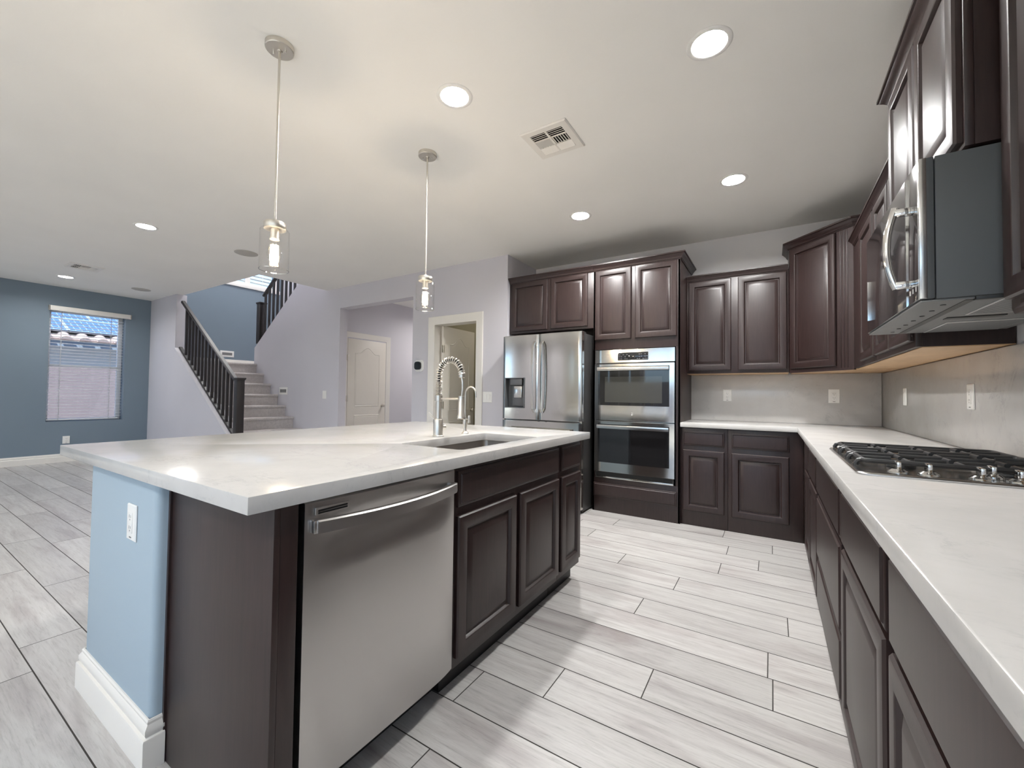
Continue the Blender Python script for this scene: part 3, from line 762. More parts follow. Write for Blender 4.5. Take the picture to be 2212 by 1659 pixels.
MF = .450
t = right('microwave_cabinet', 'dark brown two door cabinet above the microwave', 1.606, 2.384, MF, XR-MF-.003, 1.845, 2.455, [(1.618, 1.985, 1.862, 2.430), (2.005, 2.372, 1.862, 2.430)])
crown(t, [(XR-.003, 2.385), (MF-.001, 2.385), (MF-.001, 1.605)], 2.425)
NF = .530
t = right('wall_cabinet', 'dark brown wall cabinet at the right edge, nearest the viewer', .80, 1.602, NF, XR-NF-.003, 1.385, 2.285, [(1.215, 1.590, 1.41, 2.253), (.815, 1.195, 1.41, 2.253)], under=True)
crown(t, [(NF-.001, 1.602), (NF-.001, .80)], 2.262, .052, .036)
add('light_rail', sweep(BM(), [(0, 1.362), (.022, 1.362), (.026, 1.372), (.012, 1.388), (.012, 1.398), (0, 1.398)], [(NF, 1.52), (NF, .80)]), 'wood', t)

# bases
BFY, BFX = 4.031, .214
back('base_cabinet', 'dark brown narrow base cabinet beside the oven cabinet', -.703, -.323, BFY, YW-BFY-.003, 0, .872, [(-.683, -.349, .130, .671)], [(-.683, -.349, .709, .838)])
t = back('base_cabinet', 'dark brown wide base cabinet at the inside corner', -.321, BFX-.002, BFY, YW-BFY-.003, 0, .872, [(-.294, .116, .127, .668)], [(-.294, .118, .709, .838)])
RB = [('dark brown base cabinet nearest the inside corner on the cooktop side', 3.226, 4.025, [(3.245, 3.60, .10, .645)], [(3.245, 3.60, .66, .845)]),
      ('narrow dark brown base cabinet left of the cooktop drawers', 2.71, 3.224, [(2.728, 3.205, .10, .645)], [(2.728, 3.205, .66, .845)]),
      ('dark brown drawer base cabinet under the cooktop', 1.806, 2.708, [], [(1.830, 2.690, .66, .845), (1.830, 2.690, .338, .645), (1.830, 2.690, .10, .322)]),
      ('dark brown base cabinet with one door, right of the cooktop drawers', 1.142, 1.804, [(1.168, 1.782, .10, .645)], [(1.168, 1.782, .66, .845)]),
      ('dark brown base cabinet in the foreground under the counter', .50, 1.140, [(.52, 1.114, .10, .645)], [(.52, 1.114, .66, .845)]),
      ('dark brown base cabinet at the near end of the counter, beside the viewer', -.64, .498, [(-.05, .478, .10, .645), (-.62, -.07, .10, .645)], [(-.05, .478, .66, .845), (-.62, -.07, .66, .845)])]
for lab, y0, y1, dd, ww in RB:
    right('base_cabinet', lab, y0, y1, BFX, XR-BFX-.003, 0, .872, dd, ww, top=False)
# L counter and backsplash
bm = slab([(-.7035, 3.99), (.17, 3.99), (.17, -.66), (XR-.001, -.66), (XR-.001, YW-.001), (-.7035, YW-.001)], None, CB, CT)
add('corner_countertop', bm, 'quartz', label='white veined quartz L-shaped countertop holding the cooktop', cat='countertop')
add('backsplash', box(BM(), -.7035, XR-.022, YW-.020, YW-.001, CT+.001, 1.364, .001), 'quartz', label='white quartz backsplash slab on the wall beside the oven', cat='backsplash')
add('backsplash', box(BM(), XR-.020, XR-.001, -.66, YW-.001, CT+.001, 1.36, .001), 'quartz', label='white quartz backsplash slab behind the cooktop', cat='backsplash')

# ------------------------------------------------------------------ microwave
my0, my1, mz0, mz1 = 1.612, 2.378, 1.432, 1.838
t = thing('microwave', (.6, 2.0, mz0), 'stainless over-the-range microwave mounted above the cooktop', 'microwave')
add('body', box(BM(), .392, XR-.024, my0, my1, mz0, mz1, .002), 'mwbody', t)
bm = BM(); box(bm, .360, .390, my0, my1, mz0+.002, mz1, .003, 0)
dm = add('door', bm, ['mwbody'], t)
bm = BM(); box(bm, .3575, .3745, my0-.0012, my0+.006, mz0+.002, mz1, .002); box(bm, .3570, .3605, my0+.006, my0+.014, mz0+.002, mz1, .001)
add('edge_strip', bm, 'steel', t, label='bright stainless edge strip')
bm = BM(); box(bm, .3574, .361, my0+.014, 1.748, mz0+.004, mz1-.002, .001); box(bm, .3574, .361, 1.7505, my1-.006, mz0+.004, mz1-.002, .001)
M['mwglass'] = principled('tinted_mirror_glass', (.05, .048, .05), .04, spec=1.0, coat=1.0)
wd = add('window', bm, 'mwglass', dm, label='dark reflective glass front')
add('glass_trim', box(BM(), .3566, .3576, 1.7485, 1.7503, mz0+.004, mz1-.002), 'chrome', dm); add('glass_trim', box(BM(), .3566, .3576, my1-.014, my1-.010, 1.49, 1.66), 'chrome', dm)
bm = BM(); hy = 1.662; pts = []
for i in range(17):
    s = -1+2*i/16; pts.append((.318-.022*(1-s*s), hy, 1.600+.122*s))
tube(bm, pts, .0105, 12)
for z in (1.487, 1.706): box(bm, .314, .3585, hy-.012, hy+.012, z-.009, z+.011, .002)
add('handle', bm, 'chrome', dm, label='curved chrome handle')
for k in range(3): add('key_mark', box(BM(), .3562, .3572, 1.640+.030*k, 1.646+.030*k, 1.462, 1.476), 'white', dm)
bm = BM(); box(bm, .362, .47, my0+.01, my1-.01, mz0-.006, mz0-.0005, .001, 0)
box(bm, .47, .770, my0+.012, my1-.012, mz0-.006, mz0-.0005, .001, 0)
for y0_, y1_ in ((my0+.03, my0+.30), (my1-.30, my1-.03)): box(bm, .53, .74, y0_, y1_, mz0-.009, mz0-.0055, .002, 1)
box(bm, .50, .64, my0+.345, my0+.385, mz0-.0095, mz0-.0055, .002, 2); box(bm, .455, .475, my0+.02, my1-.02, mz0-.0075, mz0-.0055, 0, 2)
box(bm, .47, .76, my0+.002, my0+.022, mz0-.0105, mz0-.0005, .001, 2)  # black strip stands in for the dark recess at the near end
for k in range(7): lathe(bm, [(.0065, mz0-.0078), (.0065, mz0-.0055)], (.425, my0+.08+.1*k, 0), n=12, mi=2)
for k in range(22):
    box(bm, .535, .735, my0+.04+.0115*k, my0+.0425+.0115*k, mz0-.0098, mz0-.0088, mi=0); box(bm, .535, .735, my1-.0425-.0115*k, my1-.04-.0115*k, mz0-.0098, mz0-.0088, mi=0)
add('bottom_grille', bm, ['grayplate', 'filter', 'black'], t, label='grey underside with filters and vents')

# ------------------------------------------------------------------ cooktop
t = thing('gas_cooktop', (.49, 2.04, CT), 'stainless gas cooktop with black cast iron grates on the counter', 'cooktop')
cx0, cx1, cy0, cy1 = .222, .755, 1.66, 2.42
bm = BM()
o = [(x, y) for x, y in rrect(cx0, cx1, cy0, cy1, .03)]
rings = []
for ins, z in ((0, CT+.0006), (0, CT+.005), (.004, CT+.009), (.016, CT+.010), (.024, CT+.005), (.03, CT+.004)):
    rings.append([bm.verts.new((p[0], p[1], z)) for p in rrect(cx0+ins, cx1-ins, cy0+ins, cy1-ins, .03)])
for a, b in zip(rings, rings[1:]):
    for k in range(len(a)): bm.faces.new((a[k], a[(k+1) % len(a)], b[(k+1) % len(a)], b[k]))
bm.faces.new(rings[-1]); bm.faces.new(rings[0])
add('tray', bm, 'steel', t)
gz = .944
def grate(y0, y1):
    x0, x1 = .258, .735; bm = BM(); r = .0080; ym = (y0+y1)/2
    tube(bm, [(p[0], p[1], gz) for p in rrect(x0, x1, y0, y1, .018, 4)], r, 8, closed=True)
    for x in (x0+.115, (x0+x1)/2, x1-.115): tube(bm, [(x, y0, gz), (x, y0+.055, gz+.001), (x, ym-.022, gz+.001)], r*.9, 8); tube(bm, [(x, y1, gz), (x, ym+.022, gz+.001)], r*.9, 8)
    for x in (x0+.115, x1-.115):
        tube(bm, [(x-.115, ym, gz), (x-.03, ym, gz+.001)], r*.9, 8); tube(bm, [(x+.03, ym, gz), (x+.105, ym, gz+.001)], r*.9, 8)
    for x, s in ((x0, -1), (x1, 1)):
        for y in (y0+.02, y1-.02):
            tube(bm, [(x, y, gz), (x+s*.012, y, gz-.004), (x+s*.017, y, gz-.013), (x+s*.015, y, CT+.011)], r, 8)
    add('grate', bm, 'iron', t)
grate(1.800, 1.992); grate(2.004, 2.196); grate(2.208, 2.400)
for x, y, r in ((.37, 1.90, .03), (.62, 1.90, .04), (.495, 2.10, .05), (.37, 2.30, .04), (.62, 2.30, .03)):
    add('burner', lathe(BM(), [(r*1.25, CT+.005), (r*1.2, CT+.012), (r, CT+.014), (r, CT+.021), (r*.9, CT+.024), (0, CT+.024)], (x, y, 0), n=24), 'iron', t)
for x, y in ((.332, 1.742), (.400, 1.735), (.508, 1.730), (.582, 1.728), (.548, 1.792)):
    bm = lathe(BM(), [(.025, CT+.005), (.025, CT+.011), (.019, CT+.015), (.015, CT+.018)], (x, y, 0), n=24)
    box(bm, x-.0055, x+.0055, y-.019, y+.019, CT+.016, CT+.041, .003)
    add('knob', bm, 'chrome', t)

# ------------------------------------------------------------------ doors 1 and 2
def arch_panel_door(u0, u1, z1, thick=.035, both=True):
    """two panel arch top door slab, local (u, n, z); bevelled panel grooves as inset loops on n = thick side"""
    bm = BM(); box(bm, u0, u1, 0, thick, .012, z1, .002)
    w = u1-u0
    def loop(ins, zb, zt, rise, n):
        p = []; a, b = u0+.125*w/.7+ins, u1-.125*w/.7-ins
        p.append((a, n, zb+ins)); p.append((b, n, zb+ins))
        for k in range(13):
            s = 1-2*k/12.0; x = (a+b)/2 + s*(b-a)/2
            c = abs(s); zz = zt-ins + rise*(.5+.5*math.cos(PI*min(1, c/.72))) - rise
            p.append((x, n, zz))
        return p
    for zb, zt, rise in ((.92, z1-.12, .10), (.20, .78, .0)):
        rr = [[bm.verts.new(q) for q in loop(i, zb, zt, rise, thick+n)] for i, n in ((0, .0005), (.007, .006), (.016, .001), (.028, .0045), (.034, .005))]
        for a, b in zip(rr, rr[1:]):
            for k in range(len(a)): bm.faces.new((a[k], a[(k+1) % len(a)], b[(k+1) % len(a)], b[k]))
        bm.faces.new(rr[-1])
    return bm
CAS = [(0, 0), (.018, 0), (.018, .02), (.014, .03), (.012, .05), (.008, .06), (.004, .065), (0, .065)]
def casing(Mx, u0, u1, zt, wdt=.088):
    bm = BM()
    for lo in (0,):
        a = [(u0-wdt, 0), (u0-wdt, zt+wdt), (u1+wdt, zt+wdt), (u1+wdt, 0)]
        b = [(u0, 0), (u0, zt), (u1, zt), (u1, 0)]
        rings = []
        for f, n in ((0, .0005), (0, .012), (.06, .016), (.45, .014), (.6, .011), (.9, .009), (1, .007), (1, .0005)):
            rings.append([bm.verts.new((a[i][0]+(b[i][0]-a[i][0])*f, n, a[i][1]+(b[i][1]-a[i][1])*f)) for i in range(4)])
        for p, q in zip(rings, rings[1:]):
            for i in range(3): bm.faces.new((p[i], p[i+1], q[i+1], q[i]))
        bm.faces.new([r[0] for r in rings]); bm.faces.new([r[3] for r in rings])
    return xform(bm, Mx)
def knob(bm, p, nrm):
    prof = [(.026, 0), (.026, .004), (.012, .008), (.010, .022), (.020, .030), (.026, .042), (.022, .054), (.010, .058), (0, .058)]
    t_ = BM(); lathe(t_, prof, (0, 0, 0), 'Z', 20)
    q = Vector((0, 0, 1)).rotation_difference(Vector(nrm))
    for v in t_.verts: v.co = Vector(p) + q @ v.co
    merge(bm, t_, 0)
def door_unit(name, label, empty_loc, wallM, u0, u1, zt, slabM, wdoor, hand_u, hinges, jamb_depth):
    d = bpy.data.objects.new(name, None); COL.objects.link(d); d.location = empty_loc; d.matrix_world.translation = empty_loc
    tag(d, label, 'door', None, 'structure')
    add('casing', casing(wallM, u0, u1, zt), 'trim', d)
    if jamb_depth:
        bm = BM(); box(bm, u0, u0+.014, -jamb_depth, .006, 0, zt); box(bm, u1-.014, u1, -jamb_depth, .006, 0, zt); box(bm, u0+.014, u1-.014, -jamb_depth, .006, zt-.014, zt)
        add('jamb', xform(bm, wallM), 'trim', d)
    s = add('door_slab', xform(arch_panel_door(0, wdoor, zt-.018), slabM), 'doorpaint', d)
    bm = BM(); knob(bm, slabM @ Vector((hand_u, .035, .93)), slabM.to_3x3() @ Vector((0, 1, 0)))
    add('knob', bm, 'nickel', s, label='satin nickel door knob')
    for z in hinges:
        bm = BM(); box(bm, -.028, .02, .034, .039, z-.045, z+.045, .001); lathe(bm, [(.006, z-.05), (.006, z+.05)], (-.002, .042, 0), n=10)
        add('hinge', xform(bm, slabM), 'nickel', s)
    return d
# hall door (closed) on the hall's left wall
wm = frame_matrix((-5.72, 4.19), (0, 1, 0), (1, 0, 0))
door_unit('door_1', 'closed white arch panel door in the hall beyond the opening', (-5.70, 4.6, 0), wm, 0, .785, 2.03, frame_matrix((-5.719, 4.20), (0, 1, 0), (1, 0, 0)) @ Matrix.Translation((0, -.028, 0)), .765, .70, (.35, 1.05, 1.70), 0)
# pantry door (open into the pantry)
wm = frame_matrix((-3.66, YP), (1, 0, 0), (0, -1, 0))
door_unit('door_2', 'open cream arch panel pantry door seen behind the faucet', (-3.3, YP, 0), wm, 0, .69, 2.034, frame_matrix((-3.615, 4.045+.0), (0, 1, 0), (1, 0, 0)), .655, .59, (1.0, 1.72), T)

# ------------------------------------------------------------------ window_1 with blind
w = bpy.data.objects.new('window_1', None); COL.objects.link(w); w.location = (XL-.12, 2.065, .635); w.matrix_world.translation = w.location
tag(w, 'white framed window in the slate blue wall behind the blind', 'window', None, 'structure')
bm = BM(); X0 = XL-.19
for q in ((1.622, 1.662, .637, 2.398), (2.452, 2.508, .637, 2.398), (1.662, 2.468, .637, .677), (1.662, 2.468, 2.358, 2.398), (1.662, 2.468, 1.50, 1.535)): box(bm, X0, X0+.05, *q, .003)
add('frame', bm, 'white', w)
add('pane', box(BM(), X0+.02, X0+.025, 1.662, 2.468, .677, 2.358), 'tintpane', w)
t = thing('window_blind', (XL-.06, 2.065, .66), 'white horizontal slat blind with valance over the window', 'blind')
bm = BM(); box(bm, XL+.004, XL+.05, 1.602, 2.574, 2.362, 2.436, .004); box(bm, XL+.001, XL+.05, 1.602, 1.615, 2.362, 2.436); box(bm, XL+.001, XL+.05, 2.561, 2.574, 2.362, 2.436)
add('valance', bm, 'trim', t)
bm = BM(); z = .70
while z < 2.33:
    pr = [(XL-.098, 1.635, z-.001), (XL-.050, 1.635, z+.003)]
    vs = []
    for x, zz in ((XL-.100, z-.002), (XL-.075, z+.002), (XL-.050, z+.001)):
        vs.append([(x, 1.630, zz), (x, 2.500, zz)])
    for a, b in zip(vs, vs[1:]):
        for dz in (0, .0036):
            quad(bm, [(a[0][0], a[0][1], a[0][2]+dz), (a[1][0], a[1][1], a[1][2]+dz), (b[1][0], b[1][1], b[1][2]+dz), (b[0][0], b[0][1], b[0][2]+dz)])
    for q in ((vs[2][0], vs[2][1]), (vs[0][0], vs[0][1])):
        quad(bm, [q[0], q[1], (q[1][0], q[1][1], q[1][2]+.0036), (q[0][0], q[0][1], q[0][2]+.0036)])
    z += .0485
add('slats', bm, 'slat', t)
add('bottom_rail', box(BM(), XL-.098, XL-.052, 1.632, 2.462, .655, .672, .003), 'slat', t)
bm = BM()
for y in (1.76, 2.34): box(bm, XL-.0485, XL-.0475, y-.004, y+.004, .66, 2.37); box(bm, XL-.101, XL-.1005, y-.0012, y+.0012, .66, 2.37)
add('ladder_cord', bm, 'cord', t)

# ------------------------------------------------------------------ window_2 high over the stair landing, with shutters
w = bpy.data.objects.new('window_2', None); COL.objects.link(w); w.location = (XL-.1, 4.45, 3.4); w.matrix_world.translation = w.location
tag(w, 'bright shuttered window high above the stair landing', 'window', None, 'structure')
bm = BM()
box(bm, XL+.001, XL+.03, 2.95, 5.12, 3.325, 3.402, .004)
box(bm, XL-.06, XL+.012, 2.952, 5.048, 4.70, 4.748); box(bm, XL-.06, XL+.012, 2.952, 5.048, 3.402, 3.44)
for a, b_ in ((2.952, 3.0), (3.42, 3.46), (3.90, 3.95), (4.39, 4.49), (5.0, 5.048)): box(bm, XL-.06, XL+.012, a, b_, 3.44, 4.70)
add('frame', bm, 'white', w)
bm = BM()
for y0_, y1_ in ((3.0, 3.42), (3.46, 3.90), (3.95, 4.39), (4.49, 5.0)):
    z = 3.475
    while z < 4.68:
        prism(bm, [(XL-.045, z-.006), (XL-.043, z-.010), (XL+.005, z+.006), (XL+.003, z+.010)], 1, y0_+.002, y1_-.002); z += .075
    box(bm, XL+.008, XL+.014, (y0_+y1_)/2-.005, (y0_+y1_)/2+.005, 3.46, 4.68)
add('shutter_louvers', bm, 'white', w)
add('pane', box(BM(), XL-.16, XL-.155, 2.952, 5.048, 3.402, 4.748), 'pane', w)

# glazing in the wall behind the viewer
def front_window(name, label, cat, x0, x1, z0, z1, n):
    w = bpy.data.objects.new(name, None); COL.objects.link(w); w.location = ((x0+x1)/2, YB-.1, z0); w.matrix_world.translation = w.location
    tag(w, label, cat, None, 'structure')
    bm = BM()
    for k in range(n):
        a, b_ = x0+.002+(x1-x0-.004)*k/n, x0+.002+(x1-x0-.004)*(k+1)/n
        for q in ((a, a+.06, z0+.003, z1-.002), (b_-.06, b_, z0+.003, z1-.002), (a+.06, b_-.06, z1-.07, z1-.002), (a+.06, b_-.06, z0+.003, z0+.07)): box(bm, q[0], q[1], YB-.14, YB-.08, q[2], q[3], .003)
    add('frame', bm, 'white', w); add('pane', box(BM(), x0+.03, x1-.03, YB-.115, YB-.110, z0+.04, z1-.04), 'pane', w)
front_window('door_3', 'white framed glazed patio door behind the viewer', 'door', -2.75, .5, 0, 2.4, 3)
front_window('window_3_fill', 'added white framed window behind the viewer lighting the left part', 'window', -9.2, -7.3, .5, 2.5, 2)  # unseen window added to bring daylight to the left part
front_window('window_5_stripes', 'added white framed window with fabric stripe panels behind the viewer', 'window', -4.7, -2.95, .3, 2.4, 2)  # unseen window added, its panel gaps show as bright slits
M['fabric'] = bpy.data.materials.new('stripe_panel_fabric'); M['fabric'].use_nodes = True
_m = M['fabric']; _m.node_tree.nodes.remove(bsdf(_m))
_d = nd(_m, 'ShaderNodeBsdfDiffuse'); _d.inputs[0].default_value = (.42, .40, .35, 1)
_t = nd(_m, 'ShaderNodeBsdfTranslucent'); _t.inputs[0].default_value = (.045, .041, .032, 1)
_x = nd(_m, 'ShaderNodeAddShader'); lk(_m, _d.outputs[0], _x.inputs[0]); lk(_m, _t.outputs[0], _x.inputs[1]); lk(_m, _x.outputs[0], _m.node_tree.nodes['Material Output'].inputs[0])
for k, x in enumerate((-4.74, -4.24, -3.76, -3.27)):
    add('stripe_panel', box(BM(), x, x+(.44, .42, .43, .40)[k], YB+.02, YB+.023, .25, 2.45), 'fabric', label='added beige fabric panel behind the viewer, striping the steel reflections', cat='blind', group='added fabric panels')  # unseen panels added so the steel mirrors bright vertical stripes

w = bpy.data.objects.new('window_4_fill', None); COL.objects.link(w); w.location = (XR+.1, -2.0, .9); w.matrix_world.translation = w.location  # unseen side window added for more fill daylight
tag(w, 'added white framed window behind the viewer for fill daylight', 'window', None, 'structure')
bm = BM()
for q in ((-2.998, -2.94, .902, 2.398), (-1.06, -1.002, .902, 2.398), (-2.03, -1.97, .902, 2.398), (-2.94, -2.03, 2.34, 2.398), (-1.97, -1.06, 2.34, 2.398), (-2.94, -2.03, .902, .96), (-1.97, -1.06, .902, .96)): box(bm, XR+.06, XR+.12, *q, .003)
add('frame', bm, 'white', w); add('pane', box(BM(), XR+.085, XR+.09, -2.94, -1.06, .96, 2.34), 'pane', w)

# ------------------------------------------------------------------ stairs
t = thing('staircase', (-7.5, 3.45, 0), 'grey carpeted staircase climbing left behind the lower railing', 'staircase')
RISE, GO = .183, .2447
for i in range(1, 10):
    xn = -6.50 - GO*(i-3); z = RISE*i
    xe = xn-.025-GO if i < 9 else XL+.004
    ys0, ys1 = (YS+.160, YP-.002) if i < 9 else (YS+.160, YP-.002)
    bm = BM(); r = .018
    prof = [(xn-.025, 0), (xn-.025, z-.04), (xn-.012, z-.04)] + [(xn-r+r*math.cos(a), z-.018-.004+ .022*math.sin(a)) for a in [-PI/2*.6, -PI/4, 0, PI/6, PI/3, PI/2]] + [(xe, z), (xe, 0)]
    prism(bm, prof, 1, ys0, ys1)
    if i == 9: box(bm, XL+.004, -8.09, YP-.001, 5.16, z-.2, z)
    add('landing' if i == 9 else 'step', bm, 'carpet', t)
for k in range(6):
    z = RISE*(10+k); xn = -8.06+GO*k
    bm = BM(); box(bm, xn, xn+GO+.02, YP+.135, 5.16, z-.36, z, .008)
    add('step', bm, 'carpet', t)

def railing(name, label, xs, z_of, y, h, newel_x, newel_z, newel_w, n, top_end, shoe_end):
    t = thing(name, (xs[0], y, z_of(xs[0])), label, 'railing')
    nw = newel_w/2
    bm = BM(); box(bm, newel_x-nw, newel_x+nw, y-nw, y+nw, newel_z[0], newel_z[1], .003)
    box(bm, newel_x-nw-.014, newel_x+nw+.014, y-nw-.014, y+nw+.014, newel_z[1]+.012, newel_z[1]+.034, .006); box(bm, newel_x-nw-.006, newel_x+nw+.006, y-nw-.006, y+nw+.006, newel_z[1], newel_z[1]+.012)
    add('newel_post', bm, 'railwood', t)
    d = -1 if xs[1] < xs[0] else 1
    sect = [(-.026, -.022), (.026, -.022), (.030, .004), (.022, .020), (-.022, .020), (-.030, .004)]
    add('handrail', tube(BM(), [(xs[0], y, z_of(xs[0])+h), (top_end, y, z_of(top_end)+h)], 1, sect=sect), 'railwood', t)
    add('shoe_rail', tube(BM(), [(xs[0], y, z_of(xs[0])+.014), (shoe_end, y, z_of(shoe_end)+.014)], 1, sect=[(-.03, -.011), (.03, -.011), (.022, .011), (-.022, .011)]), 'railwood', t)
    for k in range(n):
        x = xs[0] + (xs[1]-xs[0])*(k+.5)/n
        add('baluster', box(BM(), x-.016, x+.016, y-.016, y+.016, z_of(x)+.012, z_of(x)+h-.012), 'railwood', t)
    return t
zl = lambda x: .222 + (-6.05-x)*.7097
railing('stair_railing', 'black wooden lower stair railing ending at a square newel post', (-6.40, -8.20), zl, YS+.0725, .80, -6.355, (.40, 1.30), .098, 15, -8.30, -8.34)
zu = lambda x: 1.948 + (x+8.083)*.743
railing('stair_railing', 'black wooden upper stair railing rising out of sight under the ceiling', (-7.93, -6.2), zu, YP+.065, .84, -8.00, (2.02, 2.75), .115, 13, -6.2, -6.2)

# ------------------------------------------------------------------ lamps in the ceiling
def can_light(x, y, label, z=ZC):
    t = thing('recessed_light', (x, y, z-.004), label, 'ceiling light', 'recessed ceiling lights')
    add('trim_ring', lathe(BM(), [(.0752, z+.002), (.074, z-.004), (.078, z-.006), (.092, z-.0045), (.096, z-.0015), (.096, z-.0005), (.0752, z-.0005)], (x, y, 0), n=40, cap=False), 'white', t)
    add('baffle', lathe(BM(), [(.0742, z-.001), (.0725, z+.008), (.064, z+.021), (.055, z+.022)], (x, y, 0), n=40, cap=False), 'white', t)
    add('lens', lathe(BM(), [(.062, z+.0205), (.060, z+.0195), (0, z+.0195)], (x, y, 0), n=32, cap=False), 'lens', t)
    return t
def relamp(c, m):
    for ch in c.children:
        if ch.name.startswith('lens'): ch.material_slots[0].link = 'OBJECT'; ch.material_slots[0].material = M[m]
base = can_light(*CANS[0])
for x, y, lab in CANS[1:]:
    c = copy_tree(base); c.location = (x, y, ZC-.004); c['label'] = lab
    relamp(c, 'dimlens' if 'in the hall' in lab else 'pantrylens' if 'pantry' in lab else 'brightlens' if 'corner cabinets' in lab or 'refrigerator' in lab else 'softlens' if 'behind' in lab else 'lens')
for x, y in ((-8.3, 4.2), (-6.8, 4.2)):  # unseen lights added to brighten the stairwell
    c = copy_tree(base); c.location = (x, y, 5.3-.028); relamp(c, 'brightlens'); c['label'] = 'added fill light %s in the high stairwell ceiling' % ('over the landing' if x < -8 else 'over the upper steps')
# pendants
def pendant(x, y, label):
    t = thing('pendant_light', (x, y, ZC), label, 'pendant light', 'pendants over the island')
    ca = add('canopy', lathe(BM(), [(.060, ZC-.0005), (.060, ZC-.021), (.057, ZC-.024), (.012, ZC-.024), (.010, ZC-.030), (0, ZC-.030)], (x, y, 0), n=40), 'nickel', t)
    bm = BM()
    for s in (-1, 1): lathe(bm, [(.0035, ZC-.036), (.0035, ZC-.024)], (x+s*.028, y+s*.012, 0), n=10)
    add('screw', bm, 'chrome', ca)
    add('rod', lathe(BM(), [(.0055, 1.93), (.0055, ZC-.028)], (x, y, 0), n=14), 'nickel', t)
    add('cap', lathe(BM(), [(.044, 1.888), (.046, 1.891), (.046, 1.914), (.044, 1.918), (.010, 1.919), (.008, 1.932)], (x, y, 0), n=32), 'nickel', t)
    add('glass_shade', lathe(BM(), [(.046, 1.887), (.056, 1.885), (.060, 1.879), (.060, 1.703)], (x, y, 0), n=48, cap=False), ['shade', 'rim'], t, label='clear glass cylinder shade')
    add('rim', tube(BM(), [(x+.060*math.cos(2*PI*k/48), y+.060*math.sin(2*PI*k/48), 1.701) for k in range(48)], .0017, 8, closed=True), 'rim', t, label='bright glass rim')
    add('socket', lathe(BM(), [(.018, 1.888), (.018, 1.848), (.021, 1.846), (.021, 1.840), (.013, 1.838)], (x, y, 0), n=24), 'nickel', t)
    b = add('bulb', lathe(BM(), [(.012, 1.838), (.014, 1.825), (.026, 1.795), (.030, 1.775), (.027, 1.755), (.014, 1.735), (.006, 1.722), (0, 1.720)], (x, y, 0), n=24, cap=False), 'shade', t, label='glowing clear filament bulb')
    bm = BM()
    for k in range(6):
        a = PI*k/3; tube(bm, [(x+.012*math.cos(a), y+.012*math.sin(a), 1.815), (x+.015*math.cos(a), y+.015*math.sin(a), 1.745)], .0042, 8)
    add('filament', bm, 'filament', b)
    ld = bpy.data.lights.new('bulb_light', 'POINT'); ld.energy = BULB_POWER; ld.color = (1, .86, .68); ld.shadow_soft_size = .02
    lo = bpy.data.objects.new('bulb_light', ld); COL.objects.link(lo); lo.location = (x, y, 1.70-.0)
    lo.parent = t; lo.location = Vector((0, 0, 1.78-ZC))
    return t
p0 = pendant(-1.922, 1.014, 'clear glass pendant light on a long rod, nearer of the two over the island')
c = copy_tree(p0); c.location = (-1.940, 2.004, ZC); c['label'] = 'clear glass pendant light farther away, in front of the hall opening'

# ceiling vents and speakers
def vent(x, y, s, label):
    t = thing('ceiling_vent', (x, y, ZC-.01), label, 'vent')
    h = s/2; bm = BM()
    o = [(x-h, y-h), (x+h, y-h), (x+h, y+h), (x-h, y+h)]; k = h*.70; i_ = [(x-k, y-k), (x+k, y-k), (x+k, y+k), (x-k, y+k)]
    rings = [[bm.verts.new((p[0], p[1], z)) for p in lp] for lp, z in ((o, ZC-.0005), (o, ZC-.004), ([(x-h+.006 if p[0] < x else x+h-.006, y-h+.006 if p[1] < y else y+h-.006) for p in o], ZC-.010), (i_, ZC-.009), (i_, ZC-.001))]
    for a, b in zip(rings, rings[1:]):
        for q in range(4): bm.faces.new((a[q], a[(q+1) % 4], b[(q+1) % 4], b[q]))
    add('frame', bm, 'trim', t)
    add('duct_dark', box(BM(), x-k, x+k, y-k, y+k, ZC-.0012, ZC-.0006), 'black', t)  # black sheet stands in for the shade inside the vent
    bm = BM(); a3 = 2*k/3
    for side in (-1, 1):
        xa, xb = (x-k, x-.006) if side < 0 else (x+.006, x+k)
        for j in range(4):
            for yb, s2 in ((y+k-a3*(j+.5)/4*.95, 1), (y-k+a3*(j+.5)/4*.95, -1)):
                prism(bm, [(yb-s2*.010, ZC-.0022), (yb-s2*.011, ZC-.0035), (yb+s2*.006, ZC-.014), (yb+s2*.007, ZC-.0125)], 0, xa, xb)
        n = 6
        for j in range(n):
            xx = xa+(xb-xa)*(j+.5)/n
            prism(bm, [(xx-side*.007, ZC-.0022), (xx-side*.008, ZC-.0035), (xx+side*.004, ZC-.013), (xx+side*.005, ZC-.0115)], 1, y-k/3, y+k/3)
    for q in ((x-k, x+k, y-k/3-.004, y-k/3), (x-k, x+k, y+k/3, y+k/3+.004), (x-.006, x+.006, y-k, y+k)): box(bm, *q, ZC-.010, ZC-.003)
    add('louvers', bm, 'trim', t)
vent(-1.157, 2.296, .305, 'square white louvered ceiling vent right of the pendants')
vent(-7.62, 1.60, .32, 'distant white ceiling vent beside the living area lights')
for x, y, lab in ((-5.150, 2.40, 'round flush ceiling speaker just left of the near pendant'), (-8.50, 2.43, 'round flush ceiling speaker nearest the stair wall')):
    bm = lathe(BM(), [(.118, ZC-.0005), (.118, ZC-.004), (.114, ZC-.006), (0, ZC-.006)], (x, y, 0), n=40, cap=False)
    add('ceiling_speaker', bm, 'grille', label=lab, cat='speaker', group='ceiling speakers')

